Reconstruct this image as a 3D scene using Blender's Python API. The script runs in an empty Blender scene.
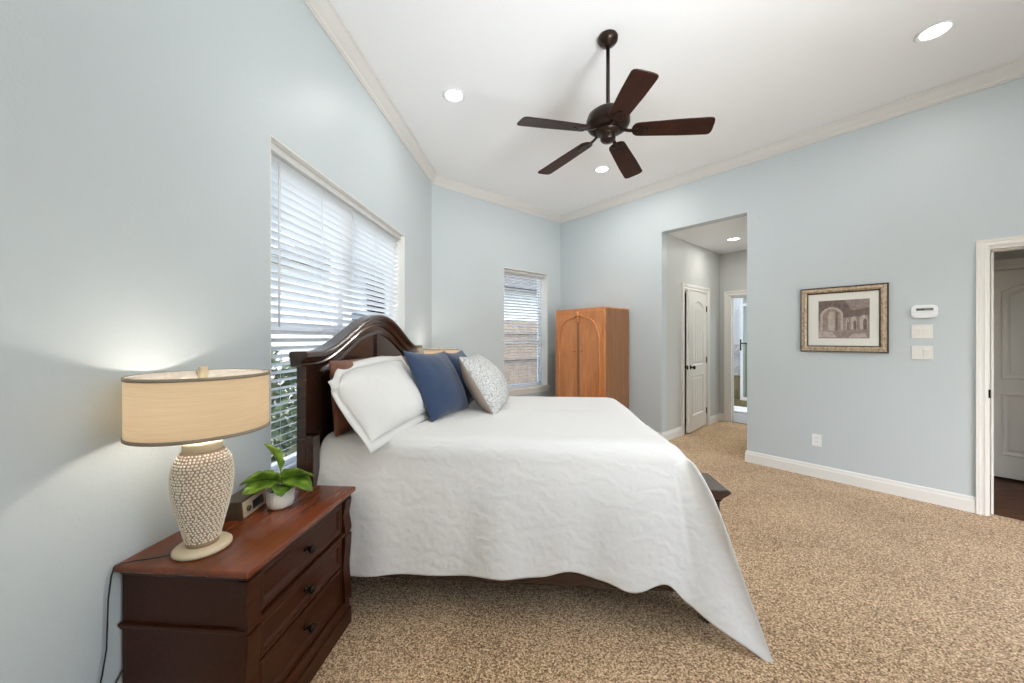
import bpy, bmesh, math, random
from mathutils import Vector, Matrix, noise
R = math.radians
PI = math.pi
S = math.sqrt(.5)
random.seed(7)
scn = bpy.context.scene
COL = scn.collection

# ------------------------------------------------------------------ camera, sky, light, exposure
H = 1.35
CEIL_H = 3.36
PSI = R(4.365)
cam_d = bpy.data.cameras.new('camera')
cam_d.sensor_width = 36.0
cam_d.sensor_fit = 'HORIZONTAL'
cam_d.lens = 365.86 / 1024 * 36.0
cam_d.shift_y = (338.2 - 341.5) / 1024
cam_d.clip_start = .02
cam = bpy.data.objects.new('camera', cam_d)
COL.objects.link(cam)
cam.location = (1.333, 0, H)
cam.rotation_euler = (R(90), 0, PSI)
scn.camera = cam

scn.view_settings.view_transform = 'Standard'
scn.view_settings.look = 'None'
scn.view_settings.exposure = 0.0
scn.view_settings.gamma = 1
scn.view_settings.use_curve_mapping = False
try:
    scn.cycles.use_denoising = True
    scn.cycles.denoiser = 'OPENIMAGEDENOISE'
    scn.cycles.max_bounces = 10
    scn.cycles.diffuse_bounces = 6
    scn.cycles.caustics_reflective = False
    scn.cycles.caustics_refractive = False
    scn.cycles.sample_clamp_indirect = 6
except Exception:
    pass

world = bpy.data.worlds.new('sky')
scn.world = world
world.use_nodes = True
wn = world.node_tree.nodes
wl = world.node_tree.links
wn.clear()
wo = wn.new('ShaderNodeOutputWorld')
bg = wn.new('ShaderNodeBackground')
sky = wn.new('ShaderNodeTexSky')
sky.sky_type = 'NISHITA'
sky.sun_disc = False
sky.sun_elevation = R(48)
sky.sun_rotation = R(200)
sky.altitude = 100
sky.air_density = 1.0
sky.dust_density = 3.0
bg.inputs['Strength'].default_value = 1.2
wl.new(sky.outputs[0], bg.inputs[0])
wl.new(bg.outputs[0], wo.inputs[0])


def light(name, kind, loc, energy, color=(1, 1, 1), rot=(0, 0, 0), **kw):
    d = bpy.data.lights.new(name, kind)
    d.energy = energy
    d.color = color
    for k, v in kw.items():
        setattr(d, k, v)
    o = bpy.data.objects.new(name, d)
    o.location = loc
    o.rotation_euler = rot
    COL.objects.link(o)
    return o


# FILL_TOP and FILL: fill lights added out of view, the side daylight too; the rest are the lamps of the place
SIDE_FILL, FILL_TOP, FILL, CAN_W, LAMP_W, HALL_W = 13, 62, 30, 5.5, 19, 7.5
light('added_side_daylight', 'AREA', (4.86, .28, 1.12), SIDE_FILL, (.94, .975, 1.0), (R(110), 0, R(45)),
      shape='RECTANGLE', size=1.8, size_y=2.0)  # added out of view to brighten the room from the side

# fill light added out of view, aimed like a bounced flash
def aimed(name, loc, target, energy, color, size, spread):
    o = light(name, 'AREA', loc, energy, color, shape='DISK', size=size, spread=R(spread))
    o.rotation_euler = (Vector(target) - Vector(loc)).to_track_quat('-Z', 'Y').to_euler()
    return o


light('bounce_fill_near', 'AREA', (2.9, .40, 1.9), FILL_TOP, (1.0, .985, .97), (R(212), 0, 0), shape='DISK', size=.30)  # added fill, thrown up and back to bounce on to the bed side
aimed('bounce_fill', (2.5, .10, 1.3), (1.35, 3.6, CEIL_H), FILL, (.96, .985, 1.0), 1.0, 95)  # added fill, thrown at the ceiling over the bed to brighten it

# ------------------------------------------------------------------ materials
def mat(name, color=(.8, .8, .8), rough=.5, metal=0.0, spec=.5, coat=0.0, emis=None, estr=0.0, sheen=0.0):
    m = bpy.data.materials.new(name)
    m.use_nodes = True
    b = m.node_tree.nodes['Principled BSDF']
    b.inputs['Base Color'].default_value = (*color, 1)
    b.inputs['Roughness'].default_value = rough
    b.inputs['Metallic'].default_value = metal
    b.inputs['Specular IOR Level'].default_value = spec
    b.inputs['Coat Weight'].default_value = coat
    b.inputs['Coat Roughness'].default_value = .15
    b.inputs['Sheen Weight'].default_value = sheen
    if emis:
        b.inputs['Emission Color'].default_value = (*emis, 1)
        b.inputs['Emission Strength'].default_value = estr
    return m


def N(m, t):
    return m.node_tree.nodes.new(t)


def L(m, a, b):
    m.node_tree.links.new(a, b)


def bsdf(m):
    return m.node_tree.nodes['Principled BSDF']


def coords(m, scale=(1, 1, 1), rot=(0, 0, 0)):
    tc = N(m, 'ShaderNodeTexCoord')
    mp = N(m, 'ShaderNodeMapping')
    mp.inputs['Scale'].default_value = scale
    mp.inputs['Rotation'].default_value = rot
    L(m, tc.outputs['Object'], mp.inputs['Vector'])
    return mp.outputs['Vector']


def ramp(m, fac, stops):
    r = N(m, 'ShaderNodeValToRGB')
    cr = r.color_ramp
    while len(cr.elements) < len(stops):
        cr.elements.new(.5)
    for e, (p, c) in zip(cr.elements, stops):
        e.position = p
        e.color = (*c, 1)
    L(m, fac, r.inputs['Fac'])
    return r.outputs['Color']


def noise_tex(m, vec, scale, detail=3, rough=.5, dist=0):
    n = N(m, 'ShaderNodeTexNoise')
    n.inputs['Scale'].default_value = scale
    n.inputs['Detail'].default_value = detail
    n.inputs['Roughness'].default_value = rough
    n.inputs['Distortion'].default_value = dist
    L(m, vec, n.inputs['Vector'])
    return n.outputs['Fac']


def bump(m, h, strength, dist=.01):
    b = N(m, 'ShaderNodeBump')
    b.inputs['Strength'].default_value = strength
    b.inputs['Distance'].default_value = dist
    L(m, h, b.inputs['Height'])
    L(m, b.outputs['Normal'], bsdf(m).inputs['Normal'])
    return b


def wood(name, dark, light_, rough=.35, scale=(1.2, 14, 14), coat=.3, spec=.5):
    m = mat(name, light_, rough, coat=coat, spec=spec)
    v = coords(m, scale)
    f = noise_tex(m, v, 2.2, 6, .6, .8)
    L(m, ramp(m, f, [(.3, dark), (.7, light_)]), bsdf(m).inputs['Base Color'])
    bump(m, f, .03, .003)
    return m


WALL_C = (.548, .602, .620)
M = {}
M['wall'] = mat('wall_paint', WALL_C, .42, spec=.35)
bump(M['wall'], noise_tex(M['wall'], coords(M['wall']), 75, 4, .6), .20, .004)
M['ceiling'] = mat('ceiling_paint', (.885, .895, .90), .8, spec=.2)
M['trim'] = mat('trim_paint', (.79, .78, .74), .35)
M['door'] = mat('door_paint', (.85, .83, .785), .38)
M['hall_wall'] = mat('hall_wall_paint', (.55, .56, .54), .5, spec=.3)

m = M['carpet'] = mat('beige_carpet', (.4, .3, .2), .95, spec=.1, sheen=.15)
v = coords(m)
vo = N(m, 'ShaderNodeTexVoronoi')
vo.inputs['Scale'].default_value = 170
L(m, v, vo.inputs['Vector'])
n1 = noise_tex(m, v, 125, 3, .65)
n2 = noise_tex(m, v, 2.2, 3, .5)
sp = N(m, 'ShaderNodeSeparateColor')
L(m, vo.outputs['Color'], sp.inputs[0])
mx = N(m, 'ShaderNodeMath'); mx.operation = 'MULTIPLY_ADD'
L(m, sp.outputs[0], mx.inputs[0]); mx.inputs[1].default_value = .42
L(m, n1, mx.inputs[2])
mx2 = N(m, 'ShaderNodeMath'); mx2.operation = 'MULTIPLY_ADD'
L(m, n2, mx2.inputs[0]); mx2.inputs[1].default_value = .18
L(m, mx.outputs[0], mx2.inputs[2])
col = ramp(m, mx2.outputs[0], [(.48, (.085, .042, .017)), (.74, (.375, .231, .120)), (1.0, (.86, .62, .39))])
L(m, col, bsdf(m).inputs['Base Color'])
ad = N(m, 'ShaderNodeMath'); ad.operation = 'ADD'
L(m, n1, ad.inputs[0]); L(m, vo.outputs['Distance'], ad.inputs[1])
bump(m, ad.outputs[0], .45, .008)

M['hardwood'] = wood('hardwood_floor', (.055, .018, .007), (.13, .045, .018), .45, (1.2, 9, 9), .05, .25)
M['bed_wood'] = wood('dark_bed_wood', (.020, .0085, .0055), (.058, .024, .014), .24, (1, 8, 8), .6)
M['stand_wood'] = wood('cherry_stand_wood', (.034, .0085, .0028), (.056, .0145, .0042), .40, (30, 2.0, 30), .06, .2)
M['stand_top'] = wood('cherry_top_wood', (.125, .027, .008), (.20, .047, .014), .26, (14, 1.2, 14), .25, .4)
M['armoire_wood_lit'] = wood('armoire_wood_lit', (.50, .175, .050), (.70, .28, .095), .22, (7, 7, 1.0), .5)  # front lightened to carry the window's sheen in its colour
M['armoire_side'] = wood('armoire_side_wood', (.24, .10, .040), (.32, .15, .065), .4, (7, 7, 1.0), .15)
M['fan_wood'] = wood('fan_blade_wood', (.014, .0045, .003), (.036, .011, .006), .4, (5, 5, 5), .08, .25)
M['bronze'] = mat('oiled_bronze', (.034, .022, .016), .32, .75)
M['dark_metal'] = mat('dark_knob_metal', (.022, .015, .011), .3, .85)
M['brass'] = mat('brass', (.65, .42, .18), .3, .9)
M['black'] = mat('black_plastic', (.012, .012, .012), .4)
M['white_plastic'] = mat('white_plastic', (.83, .84, .86), .35)
M['ivory_plastic'] = mat('ivory_plastic', (.77, .755, .71), .35)
M['vinyl'] = mat('white_vinyl', (.82, .83, .84), .4)

m = M['coverlet'] = mat('white_matelasse', (.80, .785, .765), .9, spec=.1, sheen=.1)
v = coords(m)
w = N(m, 'ShaderNodeTexWave')
w.wave_type = 'RINGS'
w.inputs['Scale'].default_value = 6.5
w.inputs['Distortion'].default_value = 9
w.inputs['Detail'].default_value = 2
w.inputs['Detail Scale'].default_value = 1.6
L(m, v, w.inputs['Vector'])
n = noise_tex(m, v, 55, 3, .6)
n3 = noise_tex(m, v, 7, 3, .55, .6)
a1 = N(m, 'ShaderNodeMath'); a1.operation = 'MULTIPLY_ADD'
L(m, n, a1.inputs[0]); a1.inputs[1].default_value = .55; L(m, w.outputs['Fac'], a1.inputs[2])
a2 = N(m, 'ShaderNodeMath'); a2.operation = 'MULTIPLY_ADD'
L(m, n3, a2.inputs[0]); a2.inputs[1].default_value = 1.3; L(m, a1.outputs[0], a2.inputs[2])
bump(m, a2.outputs[0], .17, .009)

M['pillow_white'] = mat('white_pillow_linen', (.75, .735, .71), .9, spec=.1, sheen=.1)
bump(M['pillow_white'], noise_tex(M['pillow_white'], coords(M['pillow_white']), 9, 4, .55, .8), .18, .02)
m = M['pillow_blue'] = mat('navy_blue_velvet', (.032, .054, .108), .85, spec=.2, sheen=.3)
bump(m, noise_tex(m, coords(m, (1, 1, 3)), 6, 3, .5, .6), .3, .02)
m = M['pillow_brown'] = mat('rust_brown_sateen', (.175, .062, .030), .45, spec=.4, sheen=.1)
bump(m, noise_tex(m, coords(m), 10, 3, .5, .6), .35, .02)
M['pillow_taupe'] = mat('taupe_linen', (.36, .29, .24), .9, spec=.1)
m = M['pillow_pattern'] = mat('grey_scroll_fabric', (.6, .6, .58), .9, spec=.1)
v = coords(m)
w = N(m, 'ShaderNodeTexVoronoi'); w.feature = 'DISTANCE_TO_EDGE'; w.inputs['Scale'].default_value = 30
nn = N(m, 'ShaderNodeTexNoise'); nn.inputs['Scale'].default_value = 14
L(m, v, nn.inputs['Vector'])
mxv = N(m, 'ShaderNodeMix'); mxv.data_type = 'VECTOR'
mxv.inputs[0].default_value = .09
L(m, v, mxv.inputs[4]); L(m, nn.outputs['Color'], mxv.inputs[5])
L(m, mxv.outputs[1], w.inputs['Vector'])
L(m, ramp(m, w.outputs['Distance'], [(.02, (.33, .345, .36)), (.06, (.44, .45, .45)), (.10, (.60, .59, .56)), (.24, (.62, .605, .57)), (.32, (.46, .465, .46))]), bsdf(m).inputs['Base Color'])

m = M['ceramic'] = mat('tan_ceramic', (.40, .275, .18), .55)
M['dot'] = mat('cream_raised_dot', (.90, .82, .70), .45)
M['cream'] = mat('cream_glaze', (.70, .57, .38), .4)
M['pot'] = mat('white_ribbed_pot', (.76, .73, .66), .45)
M['soil'] = mat('potting_soil', (.05, .03, .018), .95)
m = M['leaf'] = mat('fiddle_leaf_green', (.13, .24, .025), .35)
v = coords(m)
L(m, ramp(m, noise_tex(m, v, 22, 2), [(.35, (.055, .13, .012)), (.65, (.24, .37, .045))]), bsdf(m).inputs['Base Color'])
M['stem'] = mat('brown_stem', (.12, .09, .04), .7)


def translucent(name, color, trans=.5, rough=.9, line=None):
    m = bpy.data.materials.new(name)
    m.use_nodes = True
    nt = m.node_tree
    out = nt.nodes['Material Output']
    b = nt.nodes['Principled BSDF']
    b.inputs['Base Color'].default_value = (*color, 1)
    b.inputs['Roughness'].default_value = rough
    t = nt.nodes.new('ShaderNodeBsdfTranslucent')
    t.inputs['Color'].default_value = (*color, 1)
    mx = nt.nodes.new('ShaderNodeMixShader')
    mx.inputs[0].default_value = trans
    nt.links.new(b.outputs[0], mx.inputs[1])
    nt.links.new(t.outputs[0], mx.inputs[2])
    nt.links.new(mx.outputs[0], out.inputs['Surface'])
    if line:
        v = coords(m, (3, 3, 160))
        f = noise_tex(m, v, 2.0, 3, .6)
        c = ramp(m, f, [(.3, tuple(x * .86 for x in color)), (.7, color)])
        L(m, c, b.inputs['Base Color'])
        L(m, c, t.inputs['Color'])
    return m


M['slat'] = translucent('white_blind_slat', (.90, .90, .89), .40, .4)
M['shade'] = translucent('linen_lamp_shade', (.95, .785, .58), .95, line=True)
M['shade_lining'] = translucent('white_shade_lining', (.97, .955, .93), .74)
M['shade_band'] = mat('taupe_shade_band', (.30, .245, .18), .8)


def glass_mat(name, tint=(1, 1, 1), rough=0.0, refl=.10):
    m = bpy.data.materials.new(name)
    m.use_nodes = True
    nt = m.node_tree
    out = nt.nodes['Material Output']
    nt.nodes.remove(nt.nodes['Principled BSDF'])
    tr = nt.nodes.new('ShaderNodeBsdfTransparent')
    tr.inputs[0].default_value = (*tint, 1)
    gl = nt.nodes.new('ShaderNodeBsdfGlossy')
    gl.inputs['Roughness'].default_value = rough
    mx = nt.nodes.new('ShaderNodeMixShader')
    fr = nt.nodes.new('ShaderNodeLayerWeight')
    fr.inputs[0].default_value = refl
    nt.links.new(fr.outputs['Fresnel'], mx.inputs[0])
    nt.links.new(tr.outputs[0], mx.inputs[1])
    nt.links.new(gl.outputs[0], mx.inputs[2])
    nt.links.new(mx.outputs[0], out.inputs['Surface'])
    return m


M['glass'] = glass_mat('window_glass', (.96, .98, .97))
M['clear_glazing'] = glass_mat('clear_glazing', (.99, .99, .985), refl=.02)
M['shower_glass'] = glass_mat('shower_glass', (.93, .96, .94))
M['lens'] = mat('lit_lens', (1, 1, 1), .5, emis=(1, .97, .92), estr=9)
M['bulb'] = mat('lit_bulb', (1, 1, 1), .5, emis=(1, .88, .72), estr=18)

# ------------------------------------------------------------------ mesh helpers
class MB:
    """collects shapes into one mesh; slot = material index"""
    def __init__(s):
        s.v = []; s.f = []; s.mi = []; s.sm = []

    def add(s, vs, fs, mi=0, smooth=False):
        o = len(s.v)
        s.v += [tuple(p) for p in vs]
        for f in fs:
            s.f.append([i + o for i in f]); s.mi.append(mi); s.sm.append(smooth)
        return s

    def box(s, x0, x1, y0, y1, z0, z1, mi=0, bev=0.0, M4=None):
        x0, x1 = min(x0, x1), max(x0, x1); y0, y1 = min(y0, y1), max(y0, y1); z0, z1 = min(z0, z1), max(z0, z1)
        bm = bmesh.new()
        bmesh.ops.create_cube(bm, size=1)
        for p in bm.verts:
            p.co = Vector(((p.co.x + .5) * (x1 - x0) + x0, (p.co.y + .5) * (y1 - y0) + y0, (p.co.z + .5) * (z1 - z0) + z0))
        if bev > 0:
            bev = min(bev, .45 * min(x1 - x0, y1 - y0, z1 - z0))
            bmesh.ops.bevel(bm, geom=bm.edges[:], offset=bev, segments=2, affect='EDGES', profile=.6)
        if M4:
            bm.transform(M4)
        s.bm(bm, mi)
        return s

    def bm(s, bm, mi=0, smooth=False):
        bm.verts.ensure_lookup_table(); bm.verts.index_update()
        s.add([p.co[:] for p in bm.verts], [[q.index for q in f.verts] for f in bm.faces], mi, smooth)
        bm.free()
        return s

    def lathe(s, prof, n=32, c=(0, 0, 0), mi=0, smooth=True, sx=1.0, sy=1.0, axis='z', closed=False):
        vs = []; fs = []
        k = len(prof)
        for i in range(n):
            a = 2 * PI * i / n
            for r, z in prof:
                p = (r * math.cos(a) * sx, r * math.sin(a) * sy, z)
                if axis == 'x':
                    p = (p[2], p[0], p[1])
                elif axis == 'y':
                    p = (p[0], p[2], p[1])
                vs.append((p[0] + c[0], p[1] + c[1], p[2] + c[2]))
        for i in range(n):
            j = (i + 1) % n
            for q in range(k - 1 + (1 if closed else 0)):
                q2 = (q + 1) % k
                fs.append([i * k + q, j * k + q, j * k + q2, i * k + q2])
        if not closed:
            if prof[0][0] > 1e-6:
                fs.append([i * k for i in range(n)][::-1])
            if prof[-1][0] > 1e-6:
                fs.append([i * k + k - 1 for i in range(n)])
        s.add(vs, fs, mi, smooth)
        return s

    def prism(s, poly, a, b, plane='yz', mi=0, smooth=False):
        """poly in a plane extruded along the remaining axis from a to b"""
        def P(p, t):
            return {'yz': (t, p[0], p[1]), 'xz': (p[0], t, p[1]), 'xy': (p[0], p[1], t)}[plane]
        n = len(poly)
        vs = [P(p, a) for p in poly] + [P(p, b) for p in poly]
        fs = [list(range(n))[::-1], [n + i for i in range(n)]] + [[i, (i + 1) % n, n + (i + 1) % n, n + i] for i in range(n)]
        s.add(vs, fs, mi, smooth)
        return s

    def sweep(s, prof, path, frames, mi=0, closed_prof=True, cap=True, smooth=False):
        """prof [(a,b)], path [Vector], frames [(A,B)]: P + a*A + b*B"""
        k = len(prof); vs = []; fs = []
        for P, (A, B) in zip(path, frames):
            for a, b in prof:
                vs.append(tuple(Vector(P) + Vector(A) * a + Vector(B) * b))
        for i in range(len(path) - 1):
            for q in range(k if closed_prof else k - 1):
                q2 = (q + 1) % k
                fs.append([i * k + q, i * k + q2, (i + 1) * k + q2, (i + 1) * k + q])
        if cap and closed_prof:
            fs.append(list(range(k))[::-1])
            fs.append([(len(path) - 1) * k + q for q in range(k)])
        s.add(vs, fs, mi, smooth)
        return s

    def tube(s, pts, r, n=8, mi=0):
        pts = [Vector(p) for p in pts]
        rs = r if isinstance(r, (list, tuple)) else [r] * len(pts)
        vs = []; fs = []
        up = Vector((0, 0, 1))
        for i, p in enumerate(pts):
            d = (pts[min(i + 1, len(pts) - 1)] - pts[max(i - 1, 0)]).normalized()
            a = d.cross(up)
            if a.length < .05:
                a = d.cross(Vector((1, 0, 0)))
            a.normalize(); b = a.cross(d)
            for q in range(n):
                t = 2 * PI * q / n
                vs.append(tuple(p + (a * math.cos(t) + b * math.sin(t)) * rs[i]))
        for i in range(len(pts) - 1):
            for q in range(n):
                q2 = (q + 1) % n
                fs.append([i * n + q, i * n + q2, (i + 1) * n + q2, (i + 1) * n + q])
        fs.append(list(range(n))[::-1]); fs.append([(len(pts) - 1) * n + q for q in range(n)])
        s.add(vs, fs, mi, True)
        return s

    def ball(s, c, r, mi=0, seg=16, sc=(1, 1, 1)):
        bm = bmesh.new()
        bmesh.ops.create_uvsphere(bm, u_segments=seg, v_segments=max(6, seg // 2), radius=1)
        for p in bm.verts:
            p.co = Vector((p.co.x * r * sc[0] + c[0], p.co.y * r * sc[1] + c[1], p.co.z * r * sc[2] + c[2]))
        s.bm(bm, mi, True)
        return s

    def xf(s, M4):
        s.v = [tuple(M4 @ Vector(p)) for p in s.v]
        return s

    def build(s, name, mats, parent=None, smooth=None, bev=0, fix=True):
        me = bpy.data.meshes.new(name)
        me.from_pydata(s.v, [], s.f)
        if not isinstance(mats, (list, tuple)):
            mats = [mats]
        for m_ in mats:
            me.materials.append(m_)
        me.polygons.foreach_set('material_index', s.mi)
        me.polygons.foreach_set('use_smooth', [bool(x) if smooth is None else smooth for x in s.sm])
        if fix:
            bm = bmesh.new(); bm.from_mesh(me)
            bmesh.ops.recalc_face_normals(bm, faces=bm.faces)
            bm.to_mesh(me); bm.free()
        me.update()
        o = bpy.data.objects.new(name, me)
        COL.objects.link(o)
        if parent:
            o.parent = parent
        if bev:
            b = o.modifiers.new('bevel', 'BEVEL')
            b.width = bev; b.segments = 2; b.limit_method = 'ANGLE'; b.angle_limit = R(40)
        return o


def tag(o, label=None, cat=None, group=None, kind=None):
    if label: o['label'] = label
    if cat: o['category'] = cat
    if group: o['group'] = group
    if kind: o['kind'] = kind
    return o


def thing(name, label, cat, loc=(0, 0, 0), rz=0.0, group=None):
    o = bpy.data.objects.new(name, None)
    o.empty_display_size = .1
    COL.objects.link(o)
    o.location = loc
    o.rotation_euler = (0, 0, rz)
    return tag(o, label, cat, group)


def copy_tree(o, parent=None):
    c = o.copy()
    COL.objects.link(c)
    if parent:
        c.parent = parent
    for ch in list(o.children):
        copy_tree(ch, c)
    return c


def structure(mb, name, mats, **k):
    o = mb.build(name, mats, **k)
    o['kind'] = 'structure'
    return o


# ------------------------------------------------------------------ room frames
CEIL = 3.36
C1 = Vector((0, 4.428, 0))          # left wall / far wall corner
C2 = Vector((1.679, 6.107, 0))      # far wall / right wall corner
# frame of the far wall: local x along the wall to the right, local y out of the room
MB_ = Matrix.Translation(C1) @ Matrix(((S, -S, 0, 0), (S, S, 0, 0), (0, 0, 1, 0), (0, 0, 0, 1)))
# frame of the right wall: local x along the wall towards the camera side, local y out of the room
MR_ = Matrix.Translation(C2) @ Matrix(((S, S, 0, 0), (-S, S, 0, 0), (0, 0, 1, 0), (0, 0, 0, 1)))
# frame of the left wall: local x = world y, local y = -world x (out of the room)
ML_ = Matrix(((0, -1, 0, 0), (1, 0, 0, 0), (0, 0, 1, 0), (0, 0, 0, 1)))
RZ_B, RZ_R, RZ_L = R(45), R(-45), R(90)
SR = 6.1                              # length of right wall
P1 = C2 + Vector((S, -S, 0)) * SR
YR = -.85                             # rear wall
P2 = P1 - Vector((S, S, 0)) * ((P1.y - YR) / S)
TH = .21


def wall_with_holes(name, Mx, x0, x1, holes, z1=CEIL + .05, t=TH, m='wall', split=None):
    """wall slab in its frame with rectangular holes [(a,b,z0,z1)]; room side is local y = 0"""
    mb = MB()
    xs = sorted({x0, x1, *[h[0] for h in holes], *[h[1] for h in holes]})
    for a, b in zip(xs, xs[1:]):
        hs = sorted([h for h in holes if h[0] <= a + 1e-6 and h[1] >= b - 1e-6], key=lambda h: h[2])
        z = 0.0
        for h in hs:
            if h[2] > z + 1e-4:
                mb.box(a, b, 0, t, z, h[2])
            z = h[3]
        if z < z1:
            mb.box(a, b, 0, t, z, z1)
    # weld into one clean shell
    mb.xf(Mx)
    o = structure(mb, name, M[m])
    bm = bmesh.new(); bm.from_mesh(o.data)
    bmesh.ops.remove_doubles(bm, verts=bm.verts[:], dist=1e-4)
    # faces that two boxes share vanish
    seen = {}
    for f in bm.faces:
        seen.setdefault(tuple(sorted(q.index for q in f.verts)), []).append(f)
    bm.verts.index_update()
    dead = [f for fs in seen.values() if len(fs) > 1 for f in fs]
    bmesh.ops.delete(bm, geom=dead, context='FACES_ONLY')
    bm.to_mesh(o.data); bm.free()
    return o


W1 = (1.719, 3.53, .59, 2.362)       # bed window in left wall frame
W2 = (1.155, 2.06, .59, 2.372)       # far window
HO = (1.737, 2.709, 0, 2.728)        # hall opening in the right wall
DO = (4.318, 5.16, 0, 2.045)          # door opening in the right wall

wall_with_holes('wall_left', ML_, YR - .1, 4.428, [W1])
wall_with_holes('wall_far', MB_, 0, (C2 - C1).length, [W2])
wall_with_holes('wall_right', MR_, 0, SR, [HO, DO], t=.13)
# rear walls, behind the camera
MQ_ = Matrix(((-1, 0, 0, 0), (0, -1, 0, YR), (0, 0, 1, 0), (0, 0, 0, 1)))
wall_with_holes('wall_rear', MQ_, -P2.x - .05, .05, [])
e = (P1 - P2).length
d = (P1 - P2).normalized()
MS_ = Matrix.Translation(P1) @ Matrix(((-d.x, -d.y * -1, 0, 0), (-d.y, -d.x, 0, 0), (0, 0, 1, 0), (0, 0, 0, 1)))
wall_with_holes('wall_side', MS_, 0, e, [(.9, 2.8, .02, 2.2)])  # opening added out of view to bring in fill daylight
mb = MB()
for a, b in ((.9, .96), (1.82, 1.88), (2.74, 2.8)):
    mb.box(a, b, .06, .12, .02, 2.2)
mb.box(.9, 2.8, .06, .12, .02, .10).box(.9, 2.8, .06, .12, 2.14, 2.2)
structure(mb.xf(MS_), 'window_3', mat('white_door_vinyl', (.8, .8, .8), .4))  # frame of the added side opening, there for the light

# floor and ceiling
room = [(-.02, YR), (P2.x, YR), (P1.x, P1.y), (C2.x, C2.y), (-.0, C1.y)]
mb = MB()
q = lambda s_, n_: tuple((C2 + Vector((S, -S, 0)) * s_ + Vector((S, S, 0)) * n_).to_2d())
mb.prism([(-.12, YR - .1), (P2.x + .1, YR - .1), q(SR + .1, -.0), q(SR + .1, .065), q(HO[1], .065), q(HO[1], 1.938), q(HO[0], 1.938), q(HO[0], .065), q(-.1, .065), (-.12, C1.y)], -.05, 0, 'xy')
structure(mb, 'floor_carpet', M['carpet'])
mb = MB()
mb.prism([(-.12, YR - .1), (P2.x + .1, YR - .1), q(SR + .1, .1), q(-.1, .1), (-.12, C1.y)], CEIL, CEIL + .08, 'xy')
structure(mb, 'ceiling', M['ceiling'])

# crown moulding along the walls (profile: a = away from the wall, b = down from the ceiling)
CROWN = [(0, 0), (.085, 0), (.085, -.012), (.074, -.018), (.066, -.034), (.046, -.060), (.026, -.078), (.020, -.092), (.012, -.096), (.012, -.108), (0, -.108)]
BASE = [(0, 0), (.016, 0), (.016, .085), (.012, .098), (.011, .112), (.006, .122), (0, .122)]


def mitred(path2, prof, z, name, m, closed=False, side=1):
    pts = [Vector((*p, z)) for p in path2]
    fr = []
    n = len(pts)
    for i in range(n):
        d0 = (pts[i] - pts[i - 1]).normalized() if (i > 0 or closed) else None
        d1 = (pts[(i + 1) % n] - pts[i]).normalized() if (i < n - 1 or closed) else None
        n0 = Vector((d0.y, -d0.x, 0)) * side if d0 else None
        n1 = Vector((d1.y, -d1.x, 0)) * side if d1 else None
        if n0 and n1:
            a = (n0 + n1) / (1 + n0.dot(n1))
        else:
            a = n0 or n1
        fr.append((a, Vector((0, 0, 1))))
    if closed:
        pts.append(pts[0]); fr.append(fr[0])
    mb = MB().sweep(prof, pts, fr)
    return structure(mb, name, m)


mitred([(P2.x, YR), (0, YR), (0, C1.y), (C2.x, C2.y), (P1.x, P1.y)], CROWN, CEIL, 'trim_1', mat('crown_paint', (.70, .69, .66), .4))
mitred([(0, YR), (0, C1.y), (C2.x, C2.y), q(HO[0], 0)], BASE, 0, 'baseboard_left', M['trim'])
mitred([q(HO[1], .13), q(HO[1], 0), q(4.265, 0)], BASE, 0, 'baseboard_right', M['trim'])

# ------------------------------------------------------------------ windows
def window(idx, Mx, W, mull, rail):
    a, b, z0, z1 = W
    mb = MB()
    y0, y1 = .150, .195                                    # frame depth inside the wall
    fw = .045
    for (p, r_) in ((a, a + fw), (b - fw, b)):
        mb.box(p, r_, y0, y1, z0, z1)
    mb.box(a, b, y0, y1, z0, z0 + fw)
    mb.box(a, b, y0, y1, z1 - fw, z1)
    for c in mull:
        mb.box(c - .035, c + .035, y0 - .005, y1, z0, z1)
    mb.box(a, b, y0 + .005, y1 - .005, rail - .028, rail + .028)
    mb.xf(Mx)
    f = structure(mb, f'window_{idx}', M['vinyl'])
    g = MB().box(a + .03, b - .03, .170, .176, z0 + .03, z1 - .03).xf(Mx).build('window_pane', M['glass'], f)
    g['kind'] = 'structure'
    # sill board
    s_ = MB().box(a - .0, b + .0, -.0, .15, z0 - .001, z0 + .012).box(a - .02, b + .02, -.035, .0, z0 - .022, z0 + .012, bev=.004)
    s_.box(a - .01, b + .01, -.014, 0, z0 - .085, z0 - .022, bev=.003)
    s_.xf(Mx)
    s = s_.build('window_sill', M['trim'], f)
    s['kind'] = 'structure'
    # white returns of the opening
    rv = MB().box(a, a + .006, .001, .15, z0 + .012, z1).box(b - .006, b, .001, .15, z0 + .012, z1).box(a, b, .001, .15, z1 - .006, z1)
    rv.xf(Mx)
    r_ = rv.build('window_reveal', M['trim'], f)
    r_['kind'] = 'structure'


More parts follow.
